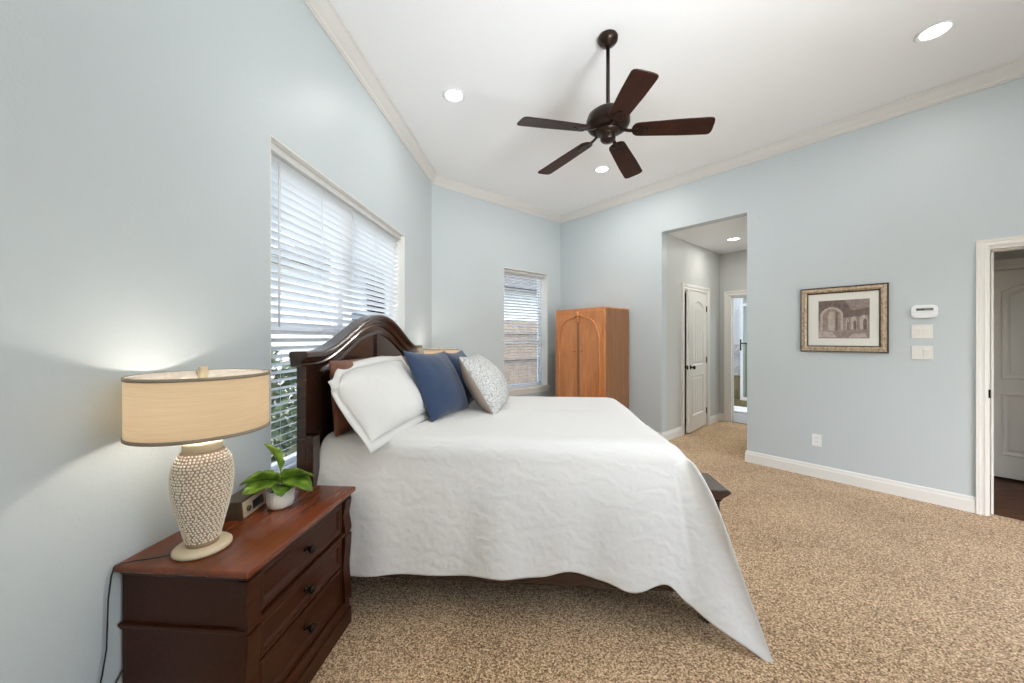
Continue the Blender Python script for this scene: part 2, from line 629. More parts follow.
window(1, ML_, W1, [2.612], 1.40)
window(2, MB_, W2, [], 1.275)
def blind(Mx, W, label, x_in=0.012, tilt=24, cords=3, wand_x=None, db=.025):
    a, b, z0, z1 = W
    a += .012; b -= x_in
    t = thing('window_blind', label, 'blinds', Mx @ Vector((a, db, z0)), math.atan2(Mx[1][0], Mx[0][0]))
    w = b - a
    h = z1 - z0
    MB().box(.01, w - .01, .030, .085, h - .044, h - .010).build('head_rail', M['slat'], t)
    v_ = MB().prism([(.010, h - .046), (.026, h - .046), (.026, h - .010), (.014, h - .008), (.010, h - .012)], 0, w, 'yz')
    v_.build('valance', M['slat'], t)
    sl = MB()
    zz = h - .066
    c, s_ = math.cos(R(tilt)), math.sin(R(tilt))
    while zz > .045:
        # room edge high, outer edge low, slight crown across the slat
        prof = []
        for k in range(5):
            u = -.025 + .0125 * k
            prof.append((u, .0016 + .0022 * (1 - (u / .025) ** 2)))
        for k in range(4, -1, -1):
            u = -.025 + .0125 * k
            prof.append((u, -.0012 + .0022 * (1 - (u / .025) ** 2)))
        pl = [(.056 + u * c + v * s_, zz - u * s_ + v * c) for u, v in prof]
        sl.prism(pl, .004, w - .004, 'yz', smooth=False)
        zz -= .0435
    sl.build('slat_panel', M['slat'], t)
    MB().box(.004, w - .004, .034, .078, .014, .032, bev=.004).build('bottom_rail', M['slat'], t)
    for k in range(cords):
        x = .13 + (w - .26) * k / max(1, cords - 1)
        MB().tube([(x, .029, h - .045), (x, .029, .03)], .0012, 5).tube([(x, .083, h - .045), (x, .083, .03)], .0012, 5).build('ladder_cord', M['slat'], t)
    if wand_x:
        MB().tube([(wand_x, .016, h - .09), (wand_x, .014, h - .95)], .004, 8).build('tilt_wand', M['slat'], t)
    return t


blind(ML_, W1, 'wide white slatted blind in the window behind the headboard', tilt=24, cords=5, wand_x=.10)
blind(MB_, W2, 'narrow white slatted blind in the window beside the wooden wardrobe', x_in=.035, tilt=16, cords=2, db=.05)

# ------------------------------------------------------------------ outside
M['lawn'] = mat('lawn', (.10, .15, .05), .95)
L(M['lawn'], ramp(M['lawn'], noise_tex(M['lawn'], coords(M['lawn']), 12, 4), [(.3, (.07, .08, .04)), (.7, (.19, .20, .12))]), bsdf(M['lawn']).inputs['Base Color'])
mb = MB().box(-30, 1.2, -14, 34, -.35, -.30)
tag(mb.build('ground_outside', M['lawn']), kind='structure')
M['fence'] = wood('weathered_fence', (.23, .17, .12), (.40, .31, .23), .85, (3, 3, 1.2), 0)
M['fence_grey'] = wood('grey_weathered_fence', (.035, .034, .030), (.07, .068, .06), .85, (3, 3, 1.2), 0)
M['siding'] = mat('pale_siding', (.62, .60, .56), .8)
M['roof'] = mat('grey_shingle', (.16, .15, .15), .9)
M['shrub'] = mat('shrub_leaf', (.055, .085, .035), .6)


def fence(Mx, x0, x1, y, h, m, label):
    t = thing('board_fence', label, 'fence', Mx @ Vector((x0, y, -.3)), math.atan2(Mx[1][0], Mx[0][0]))
    w = x1 - x0
    p = MB()
    n = int(w / .15)
    for k in range(n):
        p.box(k * .15, k * .15 + .14, .0, .02, .05, h)
    p.build('board_panel', m, t)
    for k in range(int(w / 2.4) + 1):
        MB().box(k * 2.4, k * 2.4 + .09, .02, .11, 0, h - .05).build('post', m, t)
    for z in (.3, h * .55, h - .3):
        MB().box(0, w, -.04, 0, z, z + .09).build('rail', m, t)
    return t


fence(MB_, .6, 9.0, 2.6, 2.05, M['fence'], 'weathered brown board fence outside the window beside the wardrobe')
fence(ML_, -4.0, 6.7, 4.2, 1.9, M['fence_grey'], 'weathered board fence outside the window behind the bed')


def house(Mx, x0, y0, w, dp, h, label):
    t = thing('neighbor_house', label, 'house', Mx @ Vector((x0, y0, -.3)), math.atan2(Mx[1][0], Mx[0][0]))
    MB().box(0, w, 0, dp, 0, h).build('wall', M['siding'], t)
    MB().prism([(-.4, h - .05), (w + .4, h - .05), (w + .4, h + .05), (w * .5, h + 1.5), (-.4, h + .05)], -.4, dp + .4, 'xz').build('roof', M['roof'], t)
    for k in (.22, .72):
        f = MB().box(w * k - .55, w * k + .55, -.03, 0, .95, 2.35).build('window', M['vinyl'], t)
        MB().box(w * k - .48, w * k + .48, -.034, -.029, 1.02, 2.28).build('pane', mat('dark_pane', (.05, .06, .07), .1), f)
    return t


house(MB_, -1.0, 5.5, 10, 6, 3.4, 'pale house beyond the fence, seen through the narrow blind')
house(ML_, -6.5, 8.0, 9, 7, 3.0, 'pale house beyond the fence, seen through the wide blind')


def shrub(loc, r, h, label):
    mb = MB()
    rnd = random.Random(int(loc[0] * 100) + 5)
    for k in range(900):
        a = rnd.uniform(0, 2 * PI); zz = rnd.random()
        rr = r * math.sqrt(rnd.random()) * math.sin(PI * (.15 + .8 * zz)) ** .6
        c = Vector((rr * math.cos(a), rr * math.sin(a), .06 + zz * h))
        d1 = Vector((rnd.uniform(-1, 1), rnd.uniform(-1, 1), rnd.uniform(-.2, 1))).normalized() * .07
        d2 = d1.cross(Vector((rnd.uniform(-1, 1), rnd.uniform(-1, 1), rnd.uniform(-1, 1)))).normalized() * .028
        mb.add([c - d1, c + d2, c + d1, c - d2], [[0, 1, 2, 3]])
    t = thing('garden_shrub', label, 'shrub', loc)
    mb.build('foliage', M['shrub'], t, fix=False)
    s_ = MB()
    for k in range(6):
        a = k * PI / 3
        s_.tube([(0, 0, 0), (r * .3 * math.cos(a), r * .3 * math.sin(a), h * .45), (r * .5 * math.cos(a), r * .5 * math.sin(a), h * .85)], [.02, .014, .006], 5)
    s_.build('stems', M['stem'], t)


for k, (y, r, h) in enumerate([(2.6, .50, 1.25), (3.9, .55, 1.5), (5.2, .55, 1.3)]):
    shrub((-1.7 - .2 * k, y, -.3), r, h, ['leafy green shrub nearest the headboard outside the wide window', 'tall green shrub in the middle of the row outside the wide window', 'broad green shrub farthest along outside the wide window'][k])

# ------------------------------------------------------------------ doors
def panel_face(mb, x0, x1, z0, z1, y, sgn, arch=0.0, depth=.010, mi=0, planks=3):
    """sunk moulded panel: sloping ring down to a raised field; y = face plane, sgn = outward direction"""
    def loop(i, dy, ar):
        n = 14
        pts = [(x0 + i, z0 + i), (x1 - i, z0 + i)]
        if ar > 0:
            for k in range(n + 1):
                u = k / n
                x = x1 - i + (x0 - x1 + 2 * i) * u
                pts.append((x, z1 - i - ar + ar * math.sin(PI * u) ** .8))
        else:
            pts += [(x1 - i, z1 - i), (x0 + i, z1 - i)]
        return [(p[0], y + sgn * dy, p[1]) for p in pts]
    rings = [loop(0, .0005, arch), loop(.008, .006, arch), loop(.022, -depth, arch), loop(.040, -depth, arch), loop(.058, -.003, arch)]
    k = len(rings[0])
    vs = [p for r_ in rings for p in r_]
    fs = []
    for j in range(len(rings) - 1):
        for i in range(k):
            fs.append([j * k + i, j * k + (i + 1) % k, (j + 1) * k + (i + 1) % k, (j + 1) * k + i])
    fs.append([(len(rings) - 1) * k + i for i in range(k)])
    mb.add(vs, fs, mi)


def door_leaf(idx, loc, rz, w, h, m, hinge_y, label, knob=True):
    """leaf hinged at local x=0, thickness along local y 0..035; real openings behind the sunk panels"""
    t = bpy.data.objects.new(f'door_{idx}', None)
    COL.objects.link(t)
    t.location = loc; t.rotation_euler = (0, 0, rz)
    t['kind'] = 'structure'; t['label'] = label; t['category'] = 'door'
    mb = MB()
    st = .115
    zb, zm0, zm1, zt = .21, .80, .93, h - .115
    mb.box(0, st, 0, .035, 0, h).box(w - st, w, 0, .035, 0, h)
    mb.box(st, w - st, 0, .035, 0, zb).box(st, w - st, 0, .035, zm0, zm1)
    # arched head rail
    n = 14
    ar = .085
    poly = [(w - st, h), (st, h)]
    for k in range(n + 1):
        u = k / n
        poly.append((st + (w - 2 * st) * u, zt - ar + ar * math.sin(PI * u) ** .8))
    mb.prism(poly, 0, .035, 'xz')
    for sgn, y in ((-1, 0), (1, .035)):
        panel_face(mb, st, w - st, zb, zm0, y, sgn)
        panel_face(mb, st, w - st, zm1, zt, y, sgn, ar)
    # plank grooves of the panel fields
    lf = mb.build('door_leaf', m, t)
    lf['kind'] = 'structure'
    g = MB()
    for (z0, z1) in ((zb + .065, zm0 - .065), (zm1 + .065, zt - ar - .05)):
        for k in (1, 2, 3):
            x = st + .058 + (w - 2 * st - .116) * k / 4
            g.box(x - .003, x + .003, -.0005, .003, z0, z1).box(x - .003, x + .003, .032, .0355, z0, z1)
    gg = g.build('panel_groove', M['trim'], t); gg['kind'] = 'structure'
    if knob:
        x = w - .062
        kz = .92
        for sgn in (-1, 1):
            o = .0175 + sgn * .0175
            k_ = MB().lathe([(0.0, 0), (.031, 0), (.031, .006), (.022, .010), (.010, .014), (.010, .034), (.022, .040), (.027, .052), (.022, .064), (.0, .068)], 20, axis='y')
            k_.v = [(p[0] + x, o + sgn * p[1], p[2] + kz) for p in k_.v]
            kk = k_.build('door_knob', M['dark_metal'], t); kk['kind'] = 'structure'; kk['label'] = 'dark bronze knob'
        lp = MB().box(w, w + .002, .006, .029, kz - .028, kz + .028).build('latch_plate', M['dark_metal'], t); lp['kind'] = 'structure'
    for z in (.22, h * .5, h - .22):
        hg = MB().lathe([(0, -.045), (.007, -.045), (.007, .045), (0, .045)], 10, (-.001, hinge_y, z)).box(-.002, .002, .004, .034, z - .045, z + .045).build('hinge', M['dark_metal'], t)
        hg['kind'] = 'structure'
    return t


def casing(name, Mx, a, b, z1, t, jamb=True, cw=.075, sides=(0,), jw=.02):
    """jamb lining and moulded casing round an opening a..b, head z1, wall thickness t"""
    mb = MB()
    prof = [(0, 0), (0, .012), (.012, .016), (.02, .013), (.030, .013), (.038, .019), (.048, .019), (.052, .022), (cw, .022), (cw, 0)]
    for s_ in sides:
        ysgn = -1 if s_ == 0 else 1
        y = 0 if s_ == 0 else t
        pts = [(a, 0), (a, z1), (b, z1), (b, 0)]
        path = [Vector((p[0], y, p[1])) for p in pts]
        A = [Vector((-1, 0, 0)), Vector((-1, 0, 1)), Vector((1, 0, 1)), Vector((1, 0, 0))]
        Bv = Vector((0, ysgn, 0))
        mb.sweep(prof, path, [(x, Bv) for x in A])
    if jamb:
        mb.box(a - .001, a + jw, 0, t, 0, z1).box(b - .02, b + .001, 0, t, 0, z1).box(a, b, 0, t, z1 - .02, z1 + .001)
        mb.box(a + .02, a + .032, t * .5, t * .5 + .035, 0, z1 - .02).box(b - .032, b - .02, t * .5, t * .5 + .035, 0, z1 - .02).box(a, b, t * .5, t * .5 + .035, z1 - .032, z1 - .02)
    mb.xf(Mx)
    return structure(mb, name, M['trim'])


casing('trim_2', MR_, DO[0], DO[1], DO[3], .13, sides=(0, 1), cw=.055, jw=.012)
# strike plate on the visible jamb
mb = MB().box(DO[0] + .004, DO[0] + .0145, -.002, .045, .895, .960).xf(MR_)
structure(mb, 'trim_3', M['dark_metal'])

# passage behind the right doorway
CO = 1.25
def rbox(mb, s0, s1, n0, n1, z0, z1):
    return mb.box(s0, s1, n0, n1, z0, z1)
ms = MB(); rbox(ms, 3.3, SR, .065, CO + .03, -.05, 0); ms.xf(MR_)
M['hardwood_planks'] = M['hardwood']
structure(ms, 'floor_hardwood', M['hardwood'])
PD = (4.325, 5.10)
ms = MB()
ms.box(3.3, PD[0], CO, CO + .12, 0, 2.6).box(PD[1], SR, CO, CO + .12, 0, 2.6).box(PD[0], PD[1], CO, CO + .12, 2.02, 2.6)
ms.xf(MR_)
ms.xf(Matrix.Identity(4))
structure(ms, 'wall_passage', M['hall_wall'])
structure(MB().box(4.2, 5.3, CO + .12, CO + .16, -.05, 2.6).xf(MR_), 'wall_passage_back', M['hall_wall'])
structure(MB().box(4.2, 5.3, CO, CO + .16, -.06, -.001).xf(MR_), 'floor_passage_sill', M['hardwood'])
ms = MB().box(3.3, SR, .13, CO + .12, 2.6, 2.68).box(3.2, 3.3, .13, CO + .12, 0, 2.68).box(SR, SR + .1, .13, CO + .12, 0, 2.68).xf(MR_)
structure(ms, 'ceiling_passage', M['hall_wall'])
casing('trim_4', MR_ @ Matrix.Translation((0, CO, 0)), PD[0], PD[1], 2.02, .12)
door_leaf(2, MR_ @ Vector((PD[0] + .022, CO + .012, .025)), RZ_R, PD[1] - PD[0] - .044, 1.97, M['door'], .042, 'white arched two-panel door across the dark wood passage', knob=True)

# ------------------------------------------------------------------ hall beyond the opening
HD = 1.938
MH_ = MR_ @ Matrix.Translation((HO[0], 0, 0)) @ Matrix.Rotation(R(90), 4, 'Z')   # local x = depth into the hall, local y = out of the hall (to the left)
HDO = (.635, 1.415, 0, 2.045)
wall_with_holes('wall_hall_left', MH_, .13, HD + .0, [HDO], z1=2.728, t=.12, m='hall_wall')
structure(MB().box(HO[1], HO[1] + .12, .13, HD, 0, 2.728).xf(MR_), 'wall_hall_right', M['hall_wall'])
BO = (HO[0] + .146, HO[0] + .90, 0, 2.03)
ME_ = MR_ @ Matrix.Translation((0, HD, 0))
wall_with_holes('wall_hall_end', ME_, HO[0] - .12, HO[1] + .12, [BO], z1=2.728, t=.12, m='hall_wall')
structure(MB().box(HO[0] - .12, HO[1] + .12, .13, HD + .12, 2.728, 2.80).xf(MR_), 'ceiling_hall', M['ceiling'])
# plaster return of the big opening
casing('trim_5', MH_, HDO[0], HDO[1], HDO[3], .12)
casing('trim_6', ME_, BO[0], BO[1], BO[3], .12)
mitred([q(HO[0], 0), q(HO[0], HDO[0] - .075)], BASE, 0, 'baseboard_hall', M['trim'])
mitred([q(HO[0], HDO[1] + .075), q(HO[0], HD), q(HO[0] + .166 - .076, HD)], BASE, 0, 'baseboard_hall_end', M['trim'])
# closet behind the hall door
structure(MB().box(.3, 1.7, .9, .95, 0, 2.4).box(.3, .35, .12, .9, 0, 2.4).box(1.65, 1.7, .12, .9, 0, 2.4).box(.3, 1.7, .12, .95, 2.4, 2.45).xf(MH_), 'wall_closet', M['hall_wall'])
structure(MB().box(.3, 1.7, 0.0, .95, -.05, 0).xf(MH_), 'floor_closet', M['carpet'])
hp = MH_ @ Vector((HDO[1] - .022, .036, .018))
ang = math.atan2(MH_[1][0], MH_[0][0])
door_leaf(1, hp, ang + PI + R(4.6), .735, 2.0, M['door'], .043, 'white arched two-panel door standing slightly ajar in the little hall', knob=True)

# bathroom beyond the hall end
M['tile'] = mat('bath_floor_tile', (.36, .35, .33), .35)
M['wall_tile'] = mat('white_wall_tile', (.80, .82, .84), .25)
m = M['marble'] = mat('grey_marble_tile', (.6, .6, .6), .25)
L(m, ramp(m, noise_tex(m, coords(m), 6, 5, .6, 1.2), [(.35, (.42, .43, .45)), (.6, (.70, .70, .70))]), bsdf(m).inputs['Base Color'])
M['olive_tile'] = wood('olive_brown_tile', (.13, .11, .045), (.27, .23, .12), .4, (6, 6, 2), .1)
M['sage'] = mat('sage_green_wall', (.30, .34, .24), .6)
b0 = HD + .12
structure(MB().box(HO[0] - .6, HO[1] + 1.4, HD + .06, b0 + 3.2, -.05, 0).xf(MR_), 'floor_bath', M['tile'])
structure(MB().box(HO[0] - .6, HO[1] + 1.4, b0 + 3.1, b0 + 3.2, 1.22, 2.6).xf(MR_), 'wall_bath_end', M['wall_tile'])
structure(MB().box(HO[0] - .6, HO[1] + 1.4, b0 + 3.08, b0 + 3.2, 0, 1.22).xf(MR_), 'wall_bath_dado', M['sage'])
structure(MB().box(HO[0] - .70, HO[0] - .6, b0, b0 + 3.2, 0, 2.6).xf(MR_), 'wall_bath_left', M['wall_tile'])
structure(MB().box(HO[1] + 1.4, HO[1] + 1.5, b0, b0 + 3.2, 0, 2.6).xf(MR_), 'wall_bath_right', M['wall_tile'])
structure(MB().box(HO[0] - .7, HO[1] + 1.5, HD + .12, b0 + 3.2, 2.6, 2.66).xf(MR_), 'ceiling_bath', M['ceiling'])
# marble partition of the shower, its kerb and glass door
structure(MB().box(HO[0] - .6, 1.51, b0 + 1.62, b0 + 1.72, .0, .60).xf(MR_), 'trim_7', M['olive_tile'])
structure(MB().box(HO[0] - .6, 1.51, b0 + 1.62, b0 + 1.72, .60, 1.22).xf(MR_), 'trim_8', M['marble'])
structure(MB().box(HO[0] - .6, 1.51, b0 + 1.66, b0 + 1.72, 1.22, 2.6).xf(MR_), 'trim_9', M['wall_tile'])
structure(MB().box(HO[0] - .6, HO[0] + 1.9, b0 + 1.45, b0 + 1.60, .0, .13).xf(MR_), 'trim_10', M['olive_tile'])
t = thing('shower_door', 'white framed glass shower door with dark handle in the far bathroom', 'shower door', MR_ @ Vector((1.52, b0 + 1.52, .13)), RZ_R)
w_, h_ = .8, 1.9
MB().box(0, .045, 0, .04, 0, h_).box(w_ - .045, w_, 0, .04, 0, h_).box(.045, w_ - .045, 0, .04, 0, .06).box(.045, w_ - .045, 0, .04, h_ - .05, h_).build('frame', M['vinyl'], t)
MB().box(.04, w_ - .04, .016, .024, .05, h_ - .04).build('glass_panel', M['shower_glass'], t)
hb = MB().tube([(.022, -.05, .98), (.022, -.05, 1.20)], .011, 8).tube([(.022, 0, 1.0), (.022, -.05, 1.0)], .008, 8).tube([(.022, 0, 1.18), (.022, -.05, 1.18)], .008, 8)
hb.tube([(.02, -.02, 1.12), (.16, -.02, 1.12)], .012, 8)
o = hb.build('handle', M['dark_metal'], t); o['label'] = 'dark metal handle'
M['mat'] = mat('white_cotton_mat', (.80, .80, .80), .95, spec=.1)
bump(M['mat'], noise_tex(M['mat'], coords(M['mat']), 120, 2), .6, .01)
t = MB().box(0, .85, 0, .55, 0, .03, bev=.012).build('bath_mat', M['mat'])
t.matrix_world = MR_ @ Matrix.Translation((1.45, b0 + .80, 0))
tag(t, 'white bath mat on the tiled bathroom floor', 'bath mat')

# ------------------------------------------------------------------ recessed ceiling lights
def can(loc, label, w=CAN_W, first=[None]):
    if first[0] is None:
        t = thing('recessed_light', label, 'ceiling light', loc, group=None)
        MB().lathe([(.070, -.001), (.092, -.001), (.094, -.006), (.088, -.010), (.075, -.008), (.068, -.001)], 36, closed=False).build('trim_ring', M['white_plastic'], t)
        o = MB().lathe([(0, -.004), (.066, -.004), (.070, -.001), (0, -.001)], 36).build('lens', M['lens'], t)
        o['label'] = 'glowing white lens'
        first[0] = t
    else:
        t = copy_tree(first[0]); t.location = loc; t['label'] = label
    light('recessed_light_glow', 'AREA', (loc[0], loc[1], loc[2] - .014), w, (1, .965, .925), (0, 0, 0), shape='DISK', size=.14)
    return t


can((.624, 2.982, CEIL), 'round recessed ceiling light left of the fan, above the bed', CAN_W * .75)
can((2.069, 4.419, CEIL), 'round recessed ceiling light seen just below the fan blades', CAN_W * 2.6)
can((3.910, 2.597, CEIL), 'round recessed ceiling light at upper right, nearest the picture wall')
can((2.47, 1.16, CEIL), 'round recessed ceiling light overhead, out of the picture')
can((4.012, 5.297, 2.728), 'round recessed light in the low hall ceiling', HALL_W)
light('bath_daylight', 'AREA', MR_ @ Vector((HO[0] + .9, b0 + 1.1, 2.55)), 45, (.92, .97, 1), (0, 0, 0), shape='SQUARE', size=.9)
light('passage_lamp', 'AREA', MR_ @ Vector((5.4, .7, 2.55)), 1.0, (1, .85, .66), (0, 0, 0), shape='SQUARE', size=.3)

# ------------------------------------------------------------------ ceiling fan
FX, FY, FZ = 1.785, 2.480, 2.668
fan = thing('ceiling_fan', 'dark bronze ceiling fan with five brown wooden blades', 'ceiling fan', (FX, FY, CEIL))
zf = FZ - CEIL
MB().lathe([(0, 0), (.060, 0), (.066, -.010), (.064, -.030), (.050, -.048), (.026, -.060), (.018, -.070), (0, -.070)], 32).build('canopy', M['bronze'], fan)
MB().lathe([(0, -.066), (.0125, -.066), (.0125, zf + .19), (0, zf + .19)], 16).build('downrod', M['bronze'], fan)
zm = zf + .038
MB().lathe([(0, zm + .195), (.022, zm + .195), (.026, zm + .170), (.045, zm + .160), (.100, zm + .150), (.132, zm + .125), (.142, zm + .095), (.142, zm + .070), (.130, zm + .046), (.112, zm + .034), (.095, zm + .030), (0, zm + .030)], 44).build('motor_housing', M['bronze'], fan)
MB().lathe([(0, zm + .034), (.080, zm + .034), (.076, zm + .012), (.050, zm + .004), (.044, zm - .002), (.049, zm - .010), (.049, zm - .034), (.040, zm - .044), (.016, zm - .049), (.009, zm - .055), (0, zm - .057)], 36).build('switch_cup', M['bronze'], fan)
PITCH = -11


def blade_outline(n=10):
    # x = along the radius, y across
    r0, r1 = .150, .637
    hw0, hw1 = .058, .072
    pts = []
    for k in range(n + 1):
        a = PI / 2 + PI * k / n
        pts.append((r0 + .045 + .045 * math.cos(a), hw0 * math.sin(a) * (1 if True else 1)))
    pts = [(x, y) for x, y in pts]
    # lower edge to the tip with clipped corners
    pts += [(.45, -hw1 * .97), (r1 - .028, -hw1), (r1 - .012, -hw1 * .93), (r1 - .003, -hw1 * .72), (r1, -hw1 * .40), (r1, hw1 * .40), (r1 - .003, hw1 * .72), (r1 - .012, hw1 * .93), (r1 - .028, hw1), (.45, hw1 * .97)]
    return pts


for k in range(5):
    a = R(-11.25 + 72 * k)
    pm = Matrix.Rotation(a, 4, 'Z') @ Matrix.Translation((0, 0, zf + .064)) @ Matrix.Rotation(R(5.8), 4, 'Y') @ Matrix.Rotation(R(PITCH), 4, 'X')
    mb = MB().prism(blade_outline(), -.0035, .0035, 'xy').xf(pm)
    b = mb.build('blade', M['fan_wood'], fan, bev=.002)
    ir = MB()
    ir.sweep([(-.012, -.003), (.012, -.003), (.012, .003), (-.012, .003)], [Vector(p) for p in [(.060, 0, .010), (.085, 0, .008), (.11, 0, .0), (.14, 0, -.006), (.175, 0, -.007)]], [(Vector((0, 1, 0)), Vector((0, 0, 1)))] * 5)
    # scrolled plate under the blade
    pl = []
    for j in range(24):
        tt = 2 * PI * j / 24
        rr = .034 + .007 * math.cos(3 * tt)
        pl.append((.208 + rr * 1.35 * math.cos(tt), rr * 1.1 * math.sin(tt)))
    ir.prism(pl, -.009, -.0035, 'xy')
    for (sx, sy) in ((.185, .02), (.185, -.02), (.238, 0)):
        ir.lathe([(0, -.013), (.005, -.012), (.006, -.009), (0, -.009)], 10, (sx, sy, 0))
    ir.xf(pm)
    ir.build('blade_iron', M['bronze'], b)

# ------------------------------------------------------------------ bed
bed = thing('bed', 'dark wooden bed with arched headboard in front of the wide window', 'bed', (0, 2.58, 0))
# bed-local y is measured from the bed's centre line
HW = .83


def crest(y):
    d = abs(y)
    return 1.275 + (.235 * (.5 * (1 + math.cos(PI * d / .74))) ** .8 if d < .74 else 0)


ys = [-HW - .044 + (2 * HW + .088) * k / 110 for k in range(111)]
hb = MB()
poly = [(-HW + .05, .42), (HW - .05, .42)] + [(y, crest(y) - .055) for y in reversed(ys) if abs(y) <= HW - .05]
hb.prism(poly, .118, .150, 'yz')
hb.build('headboard_panel', M['bed_wood'], bed)
# crown rail that follows the arch
CAPP = [(.112, -.066), (.166, -.066), (.170, -.058), (.165, -.050), (.172, -.036), (.190, -.024), (.200, -.018), (.203, -.004), (.198, .005), (.188, .010), (.118, .010), (.106, .004), (.106, -.018), (.112, -.030)]
path, fr = [], []
for y in ys:
    z = crest(y)
    dz = (crest(y + .004) - crest(y - .004)) / .008
    nrm = Vector((0, -dz, 1)).normalized()
    path.append(Vector((0, y, z)))
    fr.append((Vector((1, 0, 0)), nrm))
MB().sweep(CAPP, path, fr, smooth=False).build('crown_rail', M['bed_wood'], bed)
# inner arched moulding and centre stile
ARP = [(.150, -.014), (.160, -.014), (.166, 0), (.160, .014), (.150, .014)]
path, fr = [], []
for k in range(81):
    y = -HW + .14 + (2 * HW - .28) * k / 80
    path.append(Vector((0, y, crest(y) - .118)))
for i in range(81):
    tg = (path[min(i + 1, 80)] - path[max(i - 1, 0)]).normalized()
    fr.append((Vector((1, 0, 0)), Vector((0, -tg.z, tg.y))))
MB().sweep(ARP, path, fr).build('arch_moulding', M['bed_wood'], bed)
MB().box(.150, .164, -.028, .028, .45, crest(0) - .11, bev=.003).build('centre_stile', M['bed_wood'], bed)
for sgn in (-1, 1):
    p = MB().box(.113, .163, sgn * HW, sgn * (HW - .125), 0, 1.22, bev=.004)
    p.build('headboard_post', M['bed_wood'], bed)
    MB().box(.163, .200, sgn * HW, sgn * (HW - .06), 0, .86, bev=.006).build('rail_bracket', M['bed_wood'], bed)
# footboard: posts with flat shoulders and a lower panel between
for sgn in (-1, 1):
    y0 = sgn * (HW - .115); y1 = sgn * (HW - .045)
    MB().box(2.12, 2.18, y0, y1, 0, .59, bev=.004).build('footboard_post', M['bed_wood'], bed)
    c = MB()
    yc0, yc1 = sgn * (HW - .27), sgn * (HW - .045)
    pr = [(2.085, .623), (2.085, .633), (2.215, .633), (2.230, .627), (2.233, .616), (2.212, .602), (2.195, .592), (2.182, .575), (2.105, .575)]
    c.prism(pr, yc0, yc1, 'xz')
    c.build('footboard_cap', M['bed_wood'], bed, bev=.004)
fb = MB()
fy = [-HW + .11 + (2 * HW - .22) * k / 40 for k in range(41)]
fb.prism([(fy[0], .22), (fy[-1], .22)] + [(y, .57 - .06 * math.sin(PI * (i / 40)) ** .5) for i, y in reversed(list(enumerate(fy)))], 2.13, 2.165, 'yz')
fb.build('footboard_panel', M['bed_wood'], bed)
for sgn in (-1, 1):
    MB().box(.16, 2.125, sgn * .775, sgn * .805, .155, .42, bev=.004).build('side_rail', M['bed_wood'], bed)
for sx in (.9, 1.6):
    MB().box(sx, sx + .05, -.03, .03, 0, .30).build('support_leg', M['bed_wood'], bed)
MB().box(.17, 2.12, -.775, .775, .30, .33).build('slat_base', M['bed_wood'], bed)

# mattress
mt = MB().box(.225, 2.03, 1.845, 3.355, .335, .80, bev=.06)
tag(mt.build('mattress', mat('white_ticking', (.75, .74, .72), .9), smooth=True), 'white mattress covered by the white coverlet on the bed', 'mattress')

# coverlet ---------------------------------------------------------
ZT = .825
def cam_ray(u, v, y):
    fw = Vector((-math.sin(PSI), math.cos(PSI), 0)); rt = Vector((math.cos(PSI), math.sin(PSI), 0))
    r_ = fw + rt * ((u - 512) / 365.86) + Vector((0, 0, (338.2 - v) / 365.86))
    return Vector((1.333, 0, H)) + r_ * (y / r_.y)


def lerp_table(tab, x):
    if x <= tab[0][0]: return tab[0][1]
    for (a, b), (c, d_) in zip(tab, tab[1:]):
        if x <= c:
            t_ = (x - a) / (c - a)
            t_ = t_ * t_ * (3 - 2 * t_)
            return b + (d_ - b) * t_
    return tab[-1][1]


HEM = [(.20, .20), (.40, .204), (.66, .224), (.89, .222), (1.12, .238), (1.33, .243), (1.465, .273), (1.62, .240), (1.75, .205), (1.90, .247), (2.0, .160), (2.10, .075), (2.20, .03)]
cols = []          # each: list of points from the spine to the hem
NEAR, FAR, FOOT, HEAD = 1.825, 3.375, 2.045, .185
CY = 2.60
NR = 16


def profile(spine, edge, nrm, hem, rad=.10, sag=0.0, mid=None):
    pts = []
    e_in = edge - nrm * rad
    for k in range(6):
        t_ = k / 6
        p = spine.lerp(e_in, t_)
        p.z = ZT + .012 * (1 - t_)
        pts.append(p)
    for k in range(5):
        a = (PI / 2) * k / 5
        p = e_in + nrm * rad * math.sin(a)
        p.z = ZT - rad * (1 - math.cos(a))
        pts.append(p)
    s_ = edge.copy(); s_.z = ZT - rad
    for k in range(NR + 1):
        t_ = k / NR
        if mid:
            p = s_.lerp(mid, t_ * 2) if t_ < .5 else mid.lerp(hem, t_ * 2 - 1)
        else:
            p = s_.lerp(hem, t_)
        p = p + nrm * sag * math.sin(PI * t_)
        pts.append(p)
    return pts


n_near = 56
for i in range(n_near + 1):
    x = HEAD + (1.97 - HEAD) * i / n_near
    fx = x + .02 * (x / 2)
    wv = .010 * math.sin(9.0 * x + .6) + .006 * math.sin(21 * x)
    yh = 1.705 - .012 * (x / 2) + wv * 1.2
    hem = Vector((fx + .05 * max(0, x - 1.6), yh, lerp_table(HEM, fx + .05 * max(0, x - 1.6))))
    c = profile(Vector((min(x, 1.75), CY, 0)), Vector((x, NEAR, 0)), Vector((0, -1, 0)), hem, sag=.012)
    for j, p in enumerate(c):
        if j > 10:
            t_ = (j - 10) / NR
            p.y += .006 * math.sin(13 * x + 2.0 * t_) * t_
    cols.append(c)
# the corner that hangs to the carpet: seen edge of the falling corner
EDGE = [(690, 458, 1.83), (697, 466.5, 1.785), (704.5, 477, 1.755), (714.4, 494.6, 1.725), (724.4, 519.4, 1.70), (736.8, 554.3, 1.675), (748.5, 588, 1.65), (761, 623, 1.625), (773.6, 659, 1.602)]
free = [cam_ray(*e_) for e_ in EDGE]
tip = free[-1]; tip.z = max(tip.z, .012)


